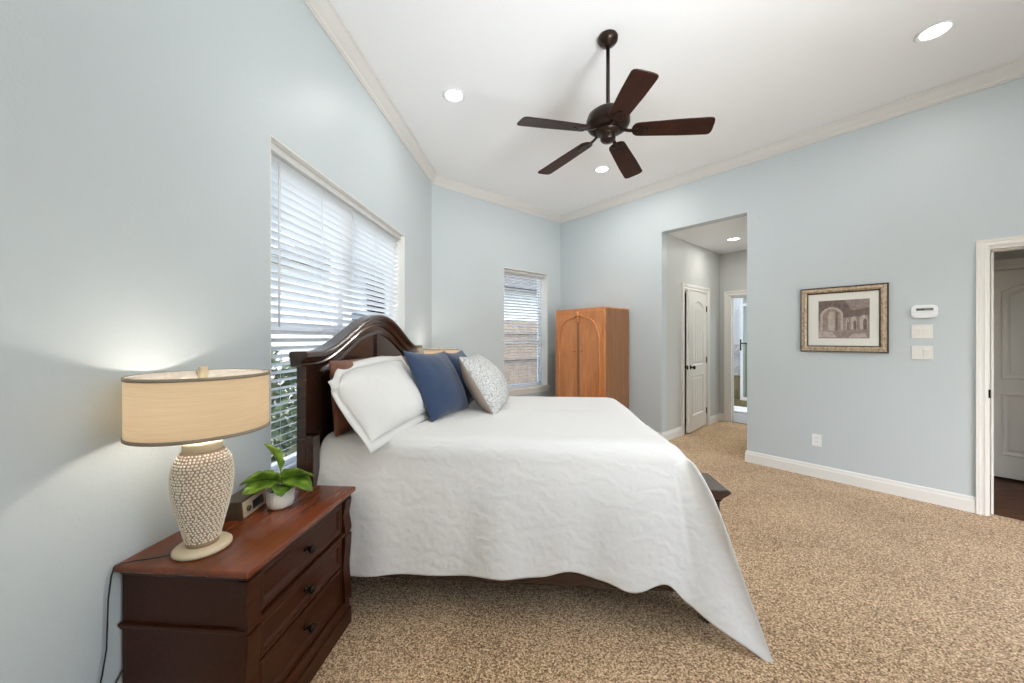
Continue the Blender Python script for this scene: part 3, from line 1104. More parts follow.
def free_at(t_):
    k = t_ * (len(free) - 1); i = min(int(k), len(free) - 2)
    return free[i].lerp(free[i + 1], k - i)


last = cols[-1]
NC = 10
for i in range(1, NC + 1):
    t_ = i / NC
    a = (PI / 2) * t_ * .75
    nrm = Vector((math.sin(a), -math.cos(a), 0))
    edge = Vector((1.97, NEAR + .075, 0)) + Vector((math.sin(a) * .085, -math.cos(a) * .075, 0))
    h0 = last[-1]
    hem = h0.lerp(tip, t_)
    hz = [(h0.x, h0.z), (h0.x + .10, h0.z - .055), (h0.x + .2, h0.z - .105), (tip.x, tip.z)]
    hem.z = h0.z + (tip.z - h0.z) * (t_ ** .75)
    hem.y -= .02 * math.sin(PI * t_)
    pc = profile(Vector((1.75, CY, 0)), edge, nrm, hem, rad=.10, sag=.0)
    # pull the last columns on to the seen edge
    for j in range(11, len(pc)):
        s_ = (j - 10) / NR
        tgt = free_at(s_)
        w_ = t_ ** 2.2
        fold = .010 * math.sin(PI * min(1, max(0, (t_ - .35) / .65))) * s_
        pc[j] = pc[j].lerp(tgt, w_) + Vector((0, fold, 0))
    for j in range(6, 11):
        w_ = (t_ ** 2.2) * ((j - 6) / 5) ** 2
        pc[j] = pc[j].lerp(free[0], w_ * .3)
    cols.append(pc)
# inner face of the falling corner, back up to the foot of the mattress
ret = [Vector((2.055, 1.86, .5)), Vector((2.06, 1.83, .5))]
for i, (hx, hy, hz_) in enumerate([(2.20, 1.665, .20), (2.10, 1.71, .42), (2.07, 1.79, .52)]):
    a = R(70 + 7 * i)
    nrm = Vector((math.sin(a), -math.cos(a), 0))
    edge = Vector((2.045, 1.86 + .02 * i, 0))
    cols.append(profile(Vector((1.75, CY, 0)), edge, nrm, Vector((hx, hy, hz_))))
n_foot = 30
RC = .15
for i in range(1, n_foot + 1):
    y = 1.93 + (FAR - RC - 1.93) * i / n_foot
    cols.append(profile(Vector((1.70, CY, 0)), Vector((FOOT + .005 * math.sin(7 * y), y, 0)), Vector((1, 0, 0)), Vector((2.066, y, .50)), rad=.11))
for i in range(1, 10):
    a = (PI / 2) * i / 10
    nrm = Vector((math.cos(a), math.sin(a), 0))
    edge = Vector((FOOT - RC, FAR - RC, 0)) + nrm * RC
    hem = edge + nrm * (.012 + .05 * i / 10); hem.z = .50 - .25 * i / 10
    cols.append(profile(Vector((1.70, CY, 0)), edge, nrm, hem, rad=.11))
n_far = 30
for i in range(n_far + 1):
    x = FOOT - RC - (FOOT - RC - HEAD) * i / n_far
    cols.append(profile(Vector((min(x, 1.70), CY, 0)), Vector((x, FAR, 0)), Vector((0, 1, 0)), Vector((x, FAR + .10 + .01 * math.sin(9 * x), .24)), rad=.11))
cv = MB()
k = len(cols[0])
cv.add([p for c in cols for p in c], [[i * k + j, i * k + j + 1, (i + 1) * k + j + 1, (i + 1) * k + j] for i in range(len(cols) - 1) for j in range(k - 1)], 0, True)
co = cv.build('coverlet', M['coverlet'])
bm = bmesh.new(); bm.from_mesh(co.data)
bmesh.ops.remove_doubles(bm, verts=bm.verts[:], dist=.0008)
bmesh.ops.recalc_face_normals(bm, faces=bm.faces)
up = sum((f.normal.z for f in bm.faces if f.calc_center_median().z > .82))
if up < 0:
    bmesh.ops.reverse_faces(bm, faces=bm.faces)
bm.to_mesh(co.data); bm.free()
sb = co.modifiers.new('smooth', 'SUBSURF'); sb.levels = 2; sb.render_levels = 2
so = co.modifiers.new('thickness', 'SOLIDIFY'); so.thickness = .006; so.offset = 1
tag(co, 'white textured coverlet spread over the bed with one corner trailing on the carpet', 'coverlet')


# pillows ------------------------------------------------------------
def pillow_mesh(name, w, h, th, mats, seed, flange=0.0, concave=.06, two=False, n=26, wr=.012, droop=0.0):
    """lies in local y (width) / z (height), thickness along x; z = 0 at the lower edge"""
    mb = MB()
    rnd = random.Random(seed)
    off = Vector((rnd.random() * 20, rnd.random() * 20, seed))
    def P(i, j, sd):
        u = -1 + 2 * i / n; v = -1 + 2 * j / n
        u2 = math.sin(u * PI / 2 * .98) / math.sin(PI / 2 * .98)
        v2 = math.sin(v * PI / 2 * .98) / math.sin(PI / 2 * .98)
        cx = 1 - concave * (1 - v2 * v2)
        cz = 1 - concave * (1 - u2 * u2)
        y = u2 * w / 2 * cx
        z = v2 * h / 2 * cz
        pf = max(0, (1 - u2 ** 2)) ** .55 * max(0, (1 - v2 ** 2)) ** .55
        t_ = th / 2 * pf
        nv = noise.noise(Vector((y * 7, z * 5, sd * 3)) + off)
        n2 = noise.noise(Vector((y * 16, z * 9, sd * 3 + 5)) + off)
        t_ += (nv * wr + n2 * wr * .45) * pf ** .5
        # weight settles the belly downwards
        z2 = z - .03 * pf * h / .5
        if droop:                                   # soft upper corners fold down a little
            k_ = max(0, v2) ** 2 * abs(u2) ** 3 * (1 if u2 < 0 else .35)
            z2 -= droop * k_ * 1.3
            return (sd * t_ + droop * k_ * .5, y, z2 + h / 2)
        return (sd * t_, y, z2 + h / 2)
    for sd, mi in ((1, 0), (-1, 1 if two else 0)):
        vs = [P(i, j, sd) for i in range(n + 1) for j in range(n + 1)]
        fs = [[i * (n + 1) + j, (i + 1) * (n + 1) + j, (i + 1) * (n + 1) + j + 1, i * (n + 1) + j + 1] for i in range(n) for j in range(n)]
        mb.add(vs, fs, mi, True)
    o = mb.build(name, mats)
    bm = bmesh.new(); bm.from_mesh(o.data)
    bmesh.ops.remove_doubles(bm, verts=bm.verts[:], dist=.0006)
    bmesh.ops.recalc_face_normals(bm, faces=bm.faces)
    bm.to_mesh(o.data); bm.free()
    if flange:
        fl = MB()
        vs = []; fs = []
        ring = []
        for k in range(4 * n):
            s_ = k // n; i = k % n
            ij = [(i, 0), (n, i), (n - i, n), (0, n - i)][s_]
            ring.append(ij)
        for i, j in ring:
            p = P(i, j, 1)
            u = -1 + 2 * i / n; v = -1 + 2 * j / n
            d_ = Vector((0, u if abs(u) > .999 else u ** 9, v if abs(v) > .999 else v ** 9))
            wv = .004 * math.sin(i * .45 + j * .52 + seed)
            for f_ in (0, .5, 1):
                for sd in (.002,):
                    vs.append((p[0] + wv * f_, p[1] + d_.y * flange * f_, p[2] + d_.z * flange * f_))
        K = len(ring)
        for a in range(K):
            b = (a + 1) % K
            for f_ in range(2):
                fs.append([a * 3 + f_, b * 3 + f_, b * 3 + f_ + 1, a * 3 + f_ + 1])
        fl.add(vs, fs, 0, True)
        fo = fl.build('flange', mats[0] if isinstance(mats, (list, tuple)) else mats, o)
        sm = fo.modifiers.new('thickness', 'SOLIDIFY'); sm.thickness = .004; sm.offset = 0
    return o


def lean_place(o, base, yaw, lean, roll=0.0):
    """base = middle of the lower edge; yaw turns the face from +x towards +y; lean tips the top back"""
    o.matrix_world = Matrix.Translation(base) @ Matrix.Rotation(R(yaw), 4, 'Z') @ Matrix.Rotation(R(-lean), 4, 'Y') @ Matrix.Rotation(R(roll), 4, 'X')


PZ = ZT + .006
p = pillow_mesh('pillow', .66, .40, .16, M['pillow_brown'], 3, concave=.03)
lean_place(p, (.262, 2.17, PZ), 0, 4); tag(p, 'rust brown sham leaning on the headboard at the near side of the bed', 'pillow', )
p = pillow_mesh('pillow', .64, .38, .16, M['pillow_brown'], 4, concave=.03)
lean_place(p, (.275, 2.92, PZ), 0, 6); tag(p, 'rust brown sham at the far side of the bed, behind the blue pillows', 'pillow')
p = pillow_mesh('pillow', .62, .42, .17, M['pillow_white'], 5, concave=.04)
lean_place(p, (.42, 2.21, PZ + .0), -4, 29); tag(p, 'plain white pillow wedged between the brown sham and the flanged pillow', 'pillow')
p = pillow_mesh('pillow', .70, .43, .20, M['pillow_white'], 6, flange=.045, concave=.03, droop=.09)
lean_place(p, (.565, 2.085, PZ + .03), -13, 40, 5); tag(p, 'white flanged pillow in front of the brown sham, left of the navy pillow', 'pillow')
p = pillow_mesh('pillow', .53, .49, .20, M['pillow_blue'], 7, concave=.10)
lean_place(p, (.745, 2.44, PZ - .005), -14, 27, -2.5); tag(p, 'large navy blue throw pillow in front of the white pillows', 'pillow')
p = pillow_mesh('pillow', .50, .46, .18, M['pillow_blue'], 8, concave=.10)
lean_place(p, (.80, 2.99, PZ - .005), -4, 24); tag(p, 'navy blue throw pillow mostly hidden behind the grey patterned one', 'pillow')
p = pillow_mesh('pillow', .54, .47, .26, [M['pillow_pattern'], M['pillow_taupe']], 9, concave=.07, two=True)
lean_place(p, (1.05, 2.70, PZ - .005), -4, 32); tag(p, 'grey and white scroll patterned pillow with taupe back at the front of the pile', 'pillow')

# ------------------------------------------------------------------ nightstands
def nightstand(label, y0):
    """local frame: x from the wall, y from the near end"""
    W, D, HT = .606, .413, .64
    t = thing('nightstand', label, 'nightstand', (0.012, y0, 0))
    c = MB()
    c.box(-.004, D - .012, .0, W, .10, HT - .04)                                   # carcass
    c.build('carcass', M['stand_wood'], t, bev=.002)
    tp = MB()
    tp.prism([(-.022, HT - .022), (-.026, HT - .014), (-.024, HT - .004), (-.018, HT), (W + .018, HT), (W + .024, HT - .004), (W + .026, HT - .014), (W + .022, HT - .022)], -.008, D + .026, 'yz')
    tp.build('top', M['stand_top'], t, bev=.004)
    un = MB()
    un.prism([(-.014, HT - .023), (-.012, HT - .032), (-.003, HT - .040), (W + .003, HT - .040), (W + .012, HT - .032), (W + .014, HT - .023)], .004, D + .012, 'yz')
    un.build('top_moulding', M['stand_wood'], t, bev=.002)
    mm = MB().box(-.008, D + .010, -.011, W + .011, .437, .449, bev=.004).box(-.006, D + .005, -.006, W + .006, .430, .437)
    mm.build('waist_moulding', M['stand_wood'], t)
    pl = MB().box(-.006, D + .012, -.012, W + .012, 0, .075, bev=.004)
    pl.box(.008, D + .006, -.006, W + .006, .075, .125, bev=.006)
    pl.build('plinth', M['stand_wood'], t)
    # shaped corner pilasters, in an upper and a lower run
    for yc, sg in ((0, -1), (W, 1)):
        for (z0, z1) in ((.45, HT - .042), (.126, .430)):
            n = 16
            prof = []
            for k in range(n + 1):
                u = k / n
                e_ = .006 + .010 * (1 - math.cos(2 * PI * u)) * .5 * (-1) + .004 * math.sin(PI * u)
                prof.append((yc + sg * .0 - sg * (0.0), z0 + (z1 - z0) * u, e_))
            ps = MB()
            pts = [(D - .02, z0)] + [(D + .004 + .010 * abs(math.cos(PI * k / n)) ** 1.5, z0 + (z1 - z0) * k / n) for k in range(n + 1)] + [(D - .02, z1)]
            ps.prism(pts, yc - sg * .048 if sg < 0 else yc - .048, yc + (.006 if sg > 0 else 0) if sg > 0 else yc - .006, 'xz') if sg > 0 else ps.prism(pts, -.006, .048, 'xz')
            ps.build('pilaster', M['stand_wood'], t)
    for (z0, z1) in ((.458, .592), (.305, .428), (.135, .297)):
        y0_, y1_ = .055, W - .055
        x = D
        rings = [(0, .000), (.0, .012), (.010, .014), (.022, .011), (.030, .003), (.034, .003)]
        vs = []
        for ins, dx in rings:
            vs += [(x - .012 + dx, y0_ + ins, z0 + ins), (x - .012 + dx, y1_ - ins, z0 + ins), (x - .012 + dx, y1_ - ins, z1 - ins), (x - .012 + dx, y0_ + ins, z1 - ins)]
        fs = [[j * 4 + i, j * 4 + (i + 1) % 4, (j + 1) * 4 + (i + 1) % 4, (j + 1) * 4 + i] for j in range(len(rings) - 1) for i in range(4)]
        fs.append([(len(rings) - 1) * 4 + i for i in range(4)])
        fs.append([3, 2, 1, 0])
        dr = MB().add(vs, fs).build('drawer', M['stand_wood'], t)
        kb = MB().lathe([(0, 0), (.012, 0), (.011, .004), (.006, .008), (.006, .016), (.013, .021), (.017, .028), (.014, .035), (.006, .038), (0, .0385)], 20, (x - .009, (y0_ + y1_) / 2, (z0 + z1) / 2), axis='x')
        kn = kb.build('knob', M['dark_metal'], dr)
        kn['label'] = 'dark bronze knob'
    return t


ns = nightstand('cherry brown nightstand with three drawers nearest the camera, under the clock', 1.066)
ns2 = copy_tree(ns)
ns2.location = (.012, 3.70, 0)
ns2['label'] = 'cherry brown nightstand at the far side of the bed, behind the pillows'
for o_ in (ns, ns2):
    o_['group'] = 'matching bedside nightstands'


# ------------------------------------------------------------------ table lamps
def table_lamp(loc, label):
    t = thing('table_lamp', label, 'lamp', loc, group='matching bedside lamps')
    MB().lathe([(0, 0), (.074, 0), (.080, .006), (.080, .013), (.074, .019), (.050, .022), (0, .022)], 40).build('base', M['cream'], t)
    prof = [(.044, .022), (.046, .034), (.049, .050), (.058, .090), (.070, .140), (.079, .190), (.083, .232), (.082, .268), (.076, .300), (.063, .326), (.051, .338)]
    b = MB().lathe(prof, 48)
    # raised dots in staggered rows
    def rad(z):
        for (r0, z0), (r1, z1) in zip(prof, prof[1:]):
            if z <= z1:
                f = (z - z0) / (z1 - z0)
                return r0 + (r1 - r0) * f
        return prof[-1][0]
    row = 0
    rnd = random.Random(11)
    z = .040
    ico = bmesh.new(); bmesh.ops.create_icosphere(ico, subdivisions=1, radius=1)
    iv = [p_.co.copy() for p_ in ico.verts]; jf = [[p_.index for p_ in f.verts] for f in ico.faces]; ico.free()
    while z < .334:
        r = rad(z)
        dsz = .0041 * (.75 + .4 * r / .083)
        nn_ = int(2 * PI * r / (dsz * 2.35))
        dr = (rad(z + .004) - rad(z - .004)) / .008
        for k_ in range(nn_):
            a = 2 * PI * (k_ + .5 * (row % 2) + rnd.uniform(-.16, .16)) / nn_
            c = Vector((r * math.cos(a), r * math.sin(a), z + rnd.uniform(-.0011, .0011)))
            nrm = Vector((math.cos(a), math.sin(a), -dr)).normalized()
            tx = Vector((-math.sin(a), math.cos(a), 0)); ty = nrm.cross(tx)
            b.add([c + tx * (q_.x * dsz) + ty * (q_.y * dsz) + nrm * (q_.z * dsz * .55) for q_ in iv], jf, 1, True)
        z += dsz * 1.95
        row += 1
    o = b.build('vase_body', [M['ceramic'], M['dot']], t)
    o['label'] = 'tan ceramic body with raised cream dots'
    MB().lathe([(.046, .330), (.052, .333), (.054, .338), (.054, .358), (.050, .364), (.030, .368), (0, .368)], 36).build('neck_cap', M['cream'], t)
    MB().lathe([(0, .366), (.007, .366), (.007, .40), (.016, .405), (.016, .45), (0, .45)], 16).build('socket', M['brass'], t)
    zb, zt, rs = SH0, SH1, SHR
    MB().ball((0, 0, .49), .03, seg=16, sc=(1, 1, 1.3)).build('bulb', M['bulb'], t)
    sh = MB().lathe([(rs, zb), (rs, zt)], 72)
    sh.f = [f for f in sh.f if len(f) == 4]; sh.mi = sh.mi[:len(sh.f)]; sh.sm = sh.sm[:len(sh.f)]
    o = sh.build('shade', M['shade'], t, fix=False)
    o['label'] = 'oatmeal linen drum shade'
    ln = MB().lathe([(rs - .003, zb), (rs - .003, zt)], 72)
    ln.f = [f for f in ln.f if len(f) == 4]; ln.mi = ln.mi[:len(ln.f)]; ln.sm = ln.sm[:len(ln.f)]
    ln.build('shade_lining', M['shade_lining'], o, fix=False)['label'] = 'white inner lining'
    for z0, z1, nm in ((zb - .001, zb + .009, 'lower_band'), (zt - .009, zt + .001, 'upper_band')):
        MB().lathe([(rs - .002, z0), (rs + .0025, z0), (rs + .0025, z1), (rs - .002, z1)], 72, closed=True).build('shade_band', M['shade_band'], o)
    sp = MB()
    for k_ in range(3):
        a = R(20 + 120 * k_)
        sp.tube([(0, 0, zt - .030), (rs * .55 * math.cos(a), rs * .55 * math.sin(a), zt - .030), ((rs - .002) * math.cos(a), (rs - .002) * math.sin(a), zt - .004)], .0018, 6)
    sp.lathe([(0, zt - .034), (.014, zt - .034), (.014, zt - .028), (0, zt - .028)], 16)
    hr = []
    for k_ in range(25):
        a = PI * k_ / 24
        hr.append((.052 * math.cos(a), 0, .405 + (zt - .034 - .405) * math.sin(a) ** .8))
    sp.tube(hr, .002, 6)
    sp.build('shade_spider', M['brass'], t)
    o = MB().lathe([(0, zt - .028), (.011, zt - .028), (.0125, zt - .022), (.0125, zt + .022), (.011, zt + .025), (0, zt + .025)], 18).build('finial', M['cream'], t)
    return t


SH0, SH1, SHR = .400, .590, .187
lamp = table_lamp((.198, 1.153, .640), 'lit table lamp with dotted ceramic base on the near nightstand')
lamp2 = copy_tree(lamp)
lamp2.location = (.235, 4.02, .640)
lamp2['label'] = 'lit table lamp beyond the bed, only its shade showing above the navy pillows'
for o_ in (lamp, lamp2):
    light('bulb_glow', 'POINT', o_.location + Vector((0, 0, .49)), LAMP_W, (1, .89, .76), shadow_soft_size=.035)

# lamp cord over the back of the nightstand
cd = MB().tube([(.145, 1.105, .648), (.11, 1.085, .646), (.06, 1.065, .646), (.028, 1.048, .646), (.018, 1.036, .640), (.016, 1.030, .615), (.014, 1.024, .55), (.013, 1.022, .47), (.013, 1.020, .40), (.014, 1.008, .33), (.013, .990, .25), (.016, .985, .12), (.03, .99, .015), (.06, 1.0, .008)], .0022, 8)
LC = cd.xf(Matrix.Translation((-.198, -1.153, -.640))).build('cord', M['black'], lamp)
# ------------------------------------------------------------------ clock radio
ck = thing('clock_radio', 'small dark clock radio with tan face beside the plant pot', 'clock radio', (.118, 1.405, .640), R(9))
# length along local y, face towards +x, sloping
pf = [(-.050, .0), (.048, .0), (.052, .004), (.046, .066), (.040, .072), (-.040, .068), (-.050, .060)]
M['radio'] = mat('bronze_plastic', (.055, .036, .020), .4)
M['radio_face'] = mat('tan_face', (.48, .37, .25), .45)
MB().prism(pf, -.074, .074, 'xz').build('case', M['radio'], ck, bev=.006)
fc = MB()
fc.prism([(.051, .005), (.055, .005), (.0495, .067), (.045, .067)], -.070, .070, 'xz')
fc.build('face_panel', M['radio_face'], ck, bev=.0015)
sc_ = MB()
sc_.prism([(.0530, .018), (.0545, .018), (.0523, .052), (.051, .052)], -.015, .056, 'xz').build('display', M['black'], ck)
cp = [Vector(p) for p in [(.075, 1.36, .66), (.03, 1.345, .650), (.010, 1.335, .646), (.0055, 1.32, .630), (.0055, 1.22, .45), (.0055, 1.10, .33), (.007, 1.05, .27), (.009, 1.02, .20), (.014, 1.0, .10), (.03, .985, .006)]]
bpy.context.view_layer.update()
ckm = ck.matrix_world.inverted()
MB().tube([ckm @ p for p in cp], .0026, 8).build('cord', M['black'], ck)
kb = MB().lathe([(0, 0), (.011, 0), (.011, .006), (.009, .008), (0, .008)], 18, (.0515, -.042, .034), axis='x').build('dial', M['radio'], ck)

# ------------------------------------------------------------------ potted plant
pp = thing('potted_plant', 'small fiddle leaf plant in a white ribbed pot on the nightstand', 'plant', (.238, 1.470, .640))
pm_ = MB()
n = 72
prof = [(.0, 0), (.038, 0), (.046, .006), (.049, .020), (.051, .075), (.047, .075), (.044, .060), (0, .060)]
vs = []; fs = []
for i in range(n):
    a = 2 * PI * i / n
    rib = 1 + .022 * (1 if i % 3 else -1)
    for j, (r, z) in enumerate(prof):
        rr = r * (rib if 2 <= j <= 4 else 1)
        vs.append((rr * math.cos(a), rr * math.sin(a), z))
k = len(prof)
for i in range(n):
    j = (i + 1) % n
    for q_ in range(k - 1):
        fs.append([i * k + q_, j * k + q_, j * k + q_ + 1, i * k + q_ + 1])
pm_.add(vs, fs, 0, True).build('pot', M['pot'], pp)
MB().lathe([(0, .058), (.043, .060), (0, .066)], 24).build('soil', M['soil'], pp)
MB().tube([(0, 0, .058), (.004, .002, .10), (-.002, .004, .155)], [.004, .0035, .002], 8).build('stem', M['stem'], pp)


def leaf(base, direction, length, width, droop, cup, name='leaf', roll=0.0):
    d = Vector(direction).normalized()
    side = d.cross(Vector((0, 0, 1)))
    side.normalize()
    upv = side.cross(d)
    side = (Matrix.Rotation(R(roll), 3, d) @ side); upv = (Matrix.Rotation(R(roll), 3, d) @ upv)
    nu, nv = 14, 8
    vs = []
    for i in range(nu + 1):
        u = i / nu
        # fiddle outline: narrow waist, broad rounded end
        wv = width * max(.04, math.sin(PI * min(1, .02 + .97 * u ** 1.35)) ** .62)
        for j in range(nv + 1):
            v = -1 + 2 * j / nv
            ruff = .005 * math.sin(u * 16 + v * 2) * abs(v)
            p = Vector(base) + d * (length * u) + side * (wv * .5 * v) + upv * (cup * (v * v) * wv - droop * u * u * length + ruff - .003 * math.cos(v * 12) * (1 - abs(v)))
            vs.append(p)
    fs = [[i * (nv + 1) + j, (i + 1) * (nv + 1) + j, (i + 1) * (nv + 1) + j + 1, i * (nv + 1) + j + 1] for i in range(nu) for j in range(nv)]
    o = MB().add(vs, fs, 0, True).build(name, M['leaf'], pp, fix=False)
    sm = o.modifiers.new('thickness', 'SOLIDIFY'); sm.thickness = .0012
    return o


vr = Vector((.84, .54, 0))             # to the right in the picture from the plant
vb = Vector((-.54, .84, 0))            # away from the camera
for args in [
    ((0, 0, .105), vr * -1 + Vector((0, 0, .62)), .125, .125, .50, .30, 18),
    ((0, 0, .100), vr * -.9 - vb * .35 + Vector((0, 0, .20)), .125, .105, .35, .25, -20),
    ((0, 0, .105), vr + Vector((0, 0, .62)), .110, .125, .60, .25, -28),
    ((0, 0, .10), vr * .85 - vb * .45 + Vector((0, 0, .30)), .110, .115, .70, .25, 10),
    ((0, 0, .09), vr * .15 - vb + Vector((0, 0, .05)), .075, .075, .35, .2, 0),
    ((0, 0, .150), vr * -.20 + vb * .25 + Vector((0, 0, 1.0)), .125, .066, .30, .3, 75),
    ((0, 0, .10), vb + vr * .2 + Vector((0, 0, .3)), .09, .085, .3, .2, 0)]:
    leaf(*args[:6], roll=args[6])

# ------------------------------------------------------------------ armoire
AW, AD, AH = .854, .565, 1.757
ar = thing('armoire', 'orange brown wooden wardrobe with two arched doors by the far corner', 'wardrobe', MR_ @ Vector((.431, -.035 - AD, 0)), RZ_R)
cb = MB().box(.0, AW, .022, AD, .07, AH - .02, bev=.006)
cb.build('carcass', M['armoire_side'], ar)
o = MB().box(-.004, AW + .004, .012, AD, AH - .022, AH, bev=.008).build('top', M['armoire_wood_lit'], ar)
MB().box(.02, AW - .02, .03, AD - .02, 0, .07).build('plinth', M['armoire_wood_lit'], ar)
MB().box(0, .035, 0, .03, .05, AH - .02, bev=.008).box(AW - .035, AW, 0, .03, .05, AH - .02, bev=.008).box(.035, AW - .035, .004, .03, AH - .065, AH - .02, bev=.004).box(.035, AW - .035, .004, .03, .05, .12, bev=.004).build('face_frame', M['armoire_wood_lit'], ar)


def ogee_door(x0, x1, mirror):
    d_ = MB().box(x0 + .002, x1 - .002, -.004, .02, .122, AH - .067, bev=.004).build('door', M['armoire_wood_lit'], ar)
    # carved outline: straight sides, small shoulder, arch rising to the meeting edge
    a, b = (x0 + .045, x1 - .022) if not mirror else (x1 - .045, x0 + .022)
    zt = AH - .10
    pts = [(b, .165), (a, .165), (a, zt - .30), (a + (b - a) * .06, zt - .27), (a + (b - a) * .05, zt - .235), (a + (b - a) * .13, zt - .20)]
    for k in range(9):
        u = k / 8
        pts.append((a + (b - a) * (.13 + .62 * math.sin(u * PI / 2)), zt - .20 + .17 * (1 - math.cos(u * PI / 2)) + .0))
    # smooth rise to the top by the meeting edge
    pts = pts[:6] + [(a + (b - a) * (.13 + .70 * (1 - math.cos(u * PI / 2 / 8 * 1.0))), zt - .20 + .175 * math.sin(u * PI / 2 / 8)) for u in range(9)] + [(b, zt + .0)]
    path = [Vector((p[0], -.004, p[1])) for p in pts]
    fr = []
    for i in range(len(path)):
        tg = (path[min(i + 1, len(path) - 1)] - path[max(i - 1, 0)]).normalized()
        fr.append((Vector((-tg.z, 0, tg.x)), Vector((0, -1, 0))))
    MB().sweep([(-.014, 0), (-.007, .014), (.007, .014), (.014, 0)], path, fr, smooth=True).build('carved_moulding', M['armoire_wood_lit'], d_)
    kx = x1 - .055 if not mirror else x0 + .055
    kb = MB().lathe([(0, 0), (.011, 0), (.010, -.014), (.019, -.022), (.021, -.032), (.012, -.040), (0, -.041)], 16, (kx, -.004, 1.18), axis='y')
    o = kb.build('knob', M['armoire_wood_lit'], d_)


mid = AW / 2
ogee_door(.035, mid - .006, False)
ogee_door(mid + .006, AW - .035, True)
orn = MB()
orn.ball((mid, -.022, AH - .080), .030, sc=(1.1, .8, 1.3)).ball((mid - .042, -.016, AH - .095), .022, sc=(1.5, .7, .8)).ball((mid + .042, -.016, AH - .095), .022, sc=(1.5, .7, .8)).ball((mid, -.022, AH - .150), .022, sc=(.8, .7, 2.4))
orn.build('carved_crest', M['armoire_wood_lit'], ar)
MB().box(mid - .014, mid + .014, -.016, .006, .14, AH - .19, bev=.005).build('meeting_strip', M['armoire_side'], ar)

# ------------------------------------------------------------------ picture on the right wall
m = M['gilt'] = mat('aged_gilt', (.42, .29, .16), .45, .35)
v = coords(m)
L(m, ramp(m, noise_tex(m, v, 70, 4, .7, 1), [(.35, (.22, .145, .09)), (.55, (.52, .41, .29)), (.75, (.70, .60, .47))]), bsdf(m).inputs['Base Color'])
bump(m, noise_tex(m, v, 60, 3, .6), .5, .006)
M['frame_dark'] = mat('dark_frame_edge', (.05, .03, .018), .4)
M['mat_board'] = mat('ivory_mat_board', (.80, .79, .75), .8)
M['paper'] = mat('sepia_mid', (.29, .235, .215), .8)
M['ink'] = mat('sepia_dark', (.165, .128, .115), .8)
M['wash'] = mat('sepia_pale', (.46, .39, .35), .8)
for k_, amp in (('paper', .30), ('ink', .35), ('wash', .25)):
    m = M[k_]
    c0 = tuple(bsdf(m).inputs['Base Color'].default_value)[:3]
    f = noise_tex(m, coords(m), 38, 5, .65, .5)
    L(m, ramp(m, f, [(.30, tuple(x * (1 - amp) for x in c0)), (.70, tuple(min(1, x * (1 + amp)) for x in c0))]), bsdf(m).inputs['Base Color'])
pw, ph = .612, .612
pc = thing('framed_picture', 'gilt framed sepia print of vaulted arches on the pale blue wall', 'picture', MR_ @ Vector((3.182, -.002, 1.221)), RZ_R)
prof = [(0, 0), (0, .020), (.006, .026), (.014, .023), (.034, .026), (.050, .016), (.056, .010), (.056, 0)]


def frame_ring(prof, w, h, name, m, parent, y=0):
    path = [Vector((0, y, 0)), Vector((w, y, 0)), Vector((w, y, h)), Vector((0, y, h)), Vector((0, y, 0))]
    A = [Vector((1, 0, 1)), Vector((-1, 0, 1)), Vector((-1, 0, -1)), Vector((1, 0, -1)), Vector((1, 0, 1))]
    mb = MB().sweep(prof, path, [(a, Vector((0, -1, 0))) for a in A], cap=False)
    return mb.build(name, m, parent)


frame_ring([(.008, 0), (.010, .025), (.016, .023), (.036, .027), (.050, .018), (.050, 0)], pw, ph, 'gilt_frame', M['gilt'], pc)
o = frame_ring([(0, 0), (0, .022), (.004, .027), (.010, .026), (.010, 0)], pw, ph, 'outer_edge', M['frame_dark'], pc); o['label'] = 'dark outer edge'
o = frame_ring([(.049, 0), (.049, .019), (.060, .012), (.060, 0)], pw, ph, 'inner_edge', M['frame_dark'], pc); o['label'] = 'dark inner lip'
MB().box(.05, pw - .05, -.006, -.001, .05, ph - .05).build('mat_board', M['mat_board'], pc)
# the print: dark vaulted room, pale arch at left, three small lit arches at right
x0, x1, z0, z1 = .145, .445, .150, .470
pr_ = MB()
def flat(poly, y, mi):
    pr_.add([(p[0], y, p[1]) for p in poly], [list(range(len(poly)))], mi)
def archp(xa, xb, za, zs, rise, n=14):
    return [(xa, za), (xb, za)] + [(xb + (xa - xb) * k / n, zs + rise * math.sin(PI * k / n) ** .6) for k in range(n + 1)]
pr_.prism([(x0, z0), (x1, z0), (x1, z1), (x0, z1)], -.0075, -.006, 'xz', 0)
Y = -.0078
flat([(x0, .30), (x1, .34), (x1, z1), (x0, z1)], Y, 1)
flat([(x0 + .16, .47), (x1, .47), (x1, .40), (x0 + .20, .38)], Y - .0002, 0)
flat(archp(x0 + .012, x0 + .150, .215, .355, .060), Y - .0003, 2)
flat(archp(x0 + .026, x0 + .136, .215, .345, .055), Y - .0004, 0)
flat(archp(x0 + .060, x0 + .100, .215, .330, .050), Y - .0005, 2)
flat(archp(x0 + .106, x0 + .118, .215, .335, .045), Y - .0005, 1)
flat([(x0 + .002, z0 + .01), (x0 + .110, z0 + .01), (x0 + .085, z0 + .055), (x0 + .002, z0 + .062)], Y - .0003, 2)
flat([(x0 + .18, z0 + .004), (x1 - .01, z0 + .008), (x1 - .03, z0 + .04), (x0 + .20, z0 + .035)], Y - .0003, 2)
for xa, wd, zt in ((x0 + .165, .020, .315), (x0 + .195, .034, .325), (x0 + .245, .044, .335)):
    flat(archp(xa, xa + wd, .222, zt - .02, .024), Y - .0004, 2)
    flat(archp(xa + wd * .45, xa + wd * .92, .222, zt - .045, .018), Y - .0006, 1)
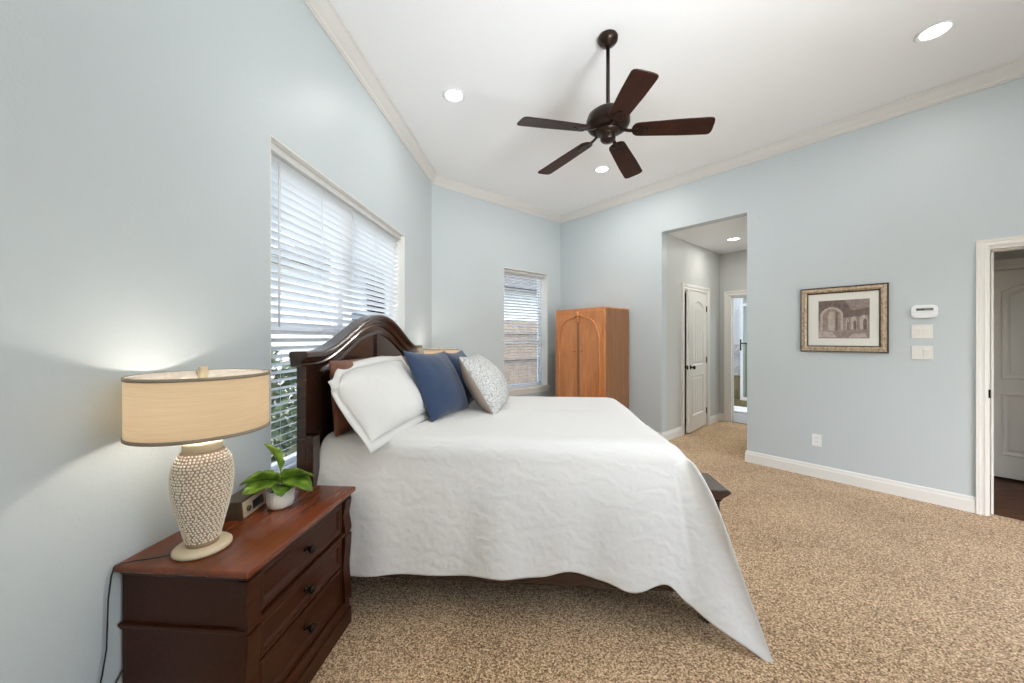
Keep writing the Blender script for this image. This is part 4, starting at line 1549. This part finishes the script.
pr_.v = [(.137 + (p[0] - x0) * (.492 - .137) / (x1 - x0), p[1], .128 + (p[2] - z0) * (.485 - .128) / (z1 - z0)) for p in pr_.v]
pr_.build('print', [M['paper'], M['ink'], M['wash']], pc, fix=False)['label'] = 'sepia print of arches'
MB().box(.052, pw - .052, -.0105, -.0095, .052, ph - .052).build('glazing', M['clear_glazing'], pc)

# ------------------------------------------------------------------ wall controls
tm = thing('wall_thermostat', 'white rounded thermostat above the two switch plates', 'thermostat', MR_ @ Vector((3.923, -.001, 1.515)), RZ_R)
rr = []
for cx_, cz_, a0 in ((.118, .076, 0), (.032, .076, 90), (.032, .032, 180), (.118, .032, 270)):
    for k in range(7):
        a = R(a0 + 15 * k)
        rr.append((cx_ + .032 * math.cos(a), cz_ + .032 * math.sin(a)))
MB().prism(rr, -.026, 0, 'xz').build('case', M['white_plastic'], tm, bev=.007)
MB().box(.030, .125, -.0275, -.0262, .062, .082).build('display', mat('grey_lcd', (.20, .22, .22), .2), tm)
dg = MB()
for i, xx in enumerate((.037, .049, .058, .067)):
    dg.box(xx, xx + .007, -.0282, -.0274, .066, .079) if i != 1 else dg.box(xx, xx + .003, -.0282, -.0274, .069, .077)
dg.build('digits', M['black'], tm)
MB().box(.004, .146, -.0265, -.026, .050, .0515).build('seam', mat('grey_seam', (.5, .5, .52), .5), tm)


def switch_plate(z, label, rockers):
    t = thing('light_switch', label, 'light switch', MR_ @ Vector((3.926, -.001, z)), RZ_R, group='switch plates by the door')
    MB().box(0, .119, -.006, 0, 0, .114, bev=.003).build('plate', M['ivory_plastic'], t)
    for x in rockers:
        MB().box(x - .0165, x + .0165, -.0085, -.005, .024, .090, bev=.0015).prism([(-.0085, .030), (-.0125, .084), (-.0085, .086)], x - .0145, x + .0145, 'yz').build('rocker', M['ivory_plastic'], t)
    return t


switch_plate(1.3475, 'upper ivory double switch plate directly under the thermostat', (.036, .083))
switch_plate(1.172, 'lower ivory switch plate, second below the thermostat', (.083,))
ot = thing('wall_outlet', 'white wall outlet low on the blue wall under the picture', 'outlet', MR_ @ Vector((3.268, -.001, .302)), RZ_R)
MB().box(0, .074, -.006, 0, 0, .114, bev=.003).build('plate', M['white_plastic'], ot)
for z in (.030, .068):
    r_ = MB().box(.021, .053, -.008, -.005, z - .0, z + .028, bev=.004).build('socket', M['white_plastic'], ot)
    MB().box(.030, .032, -.0083, -.0078, z + .010, z + .020).box(.042, .044, -.0083, -.0078, z + .010, z + .020).build('slot', M['black'], r_)

bpy.context.view_layer.update()
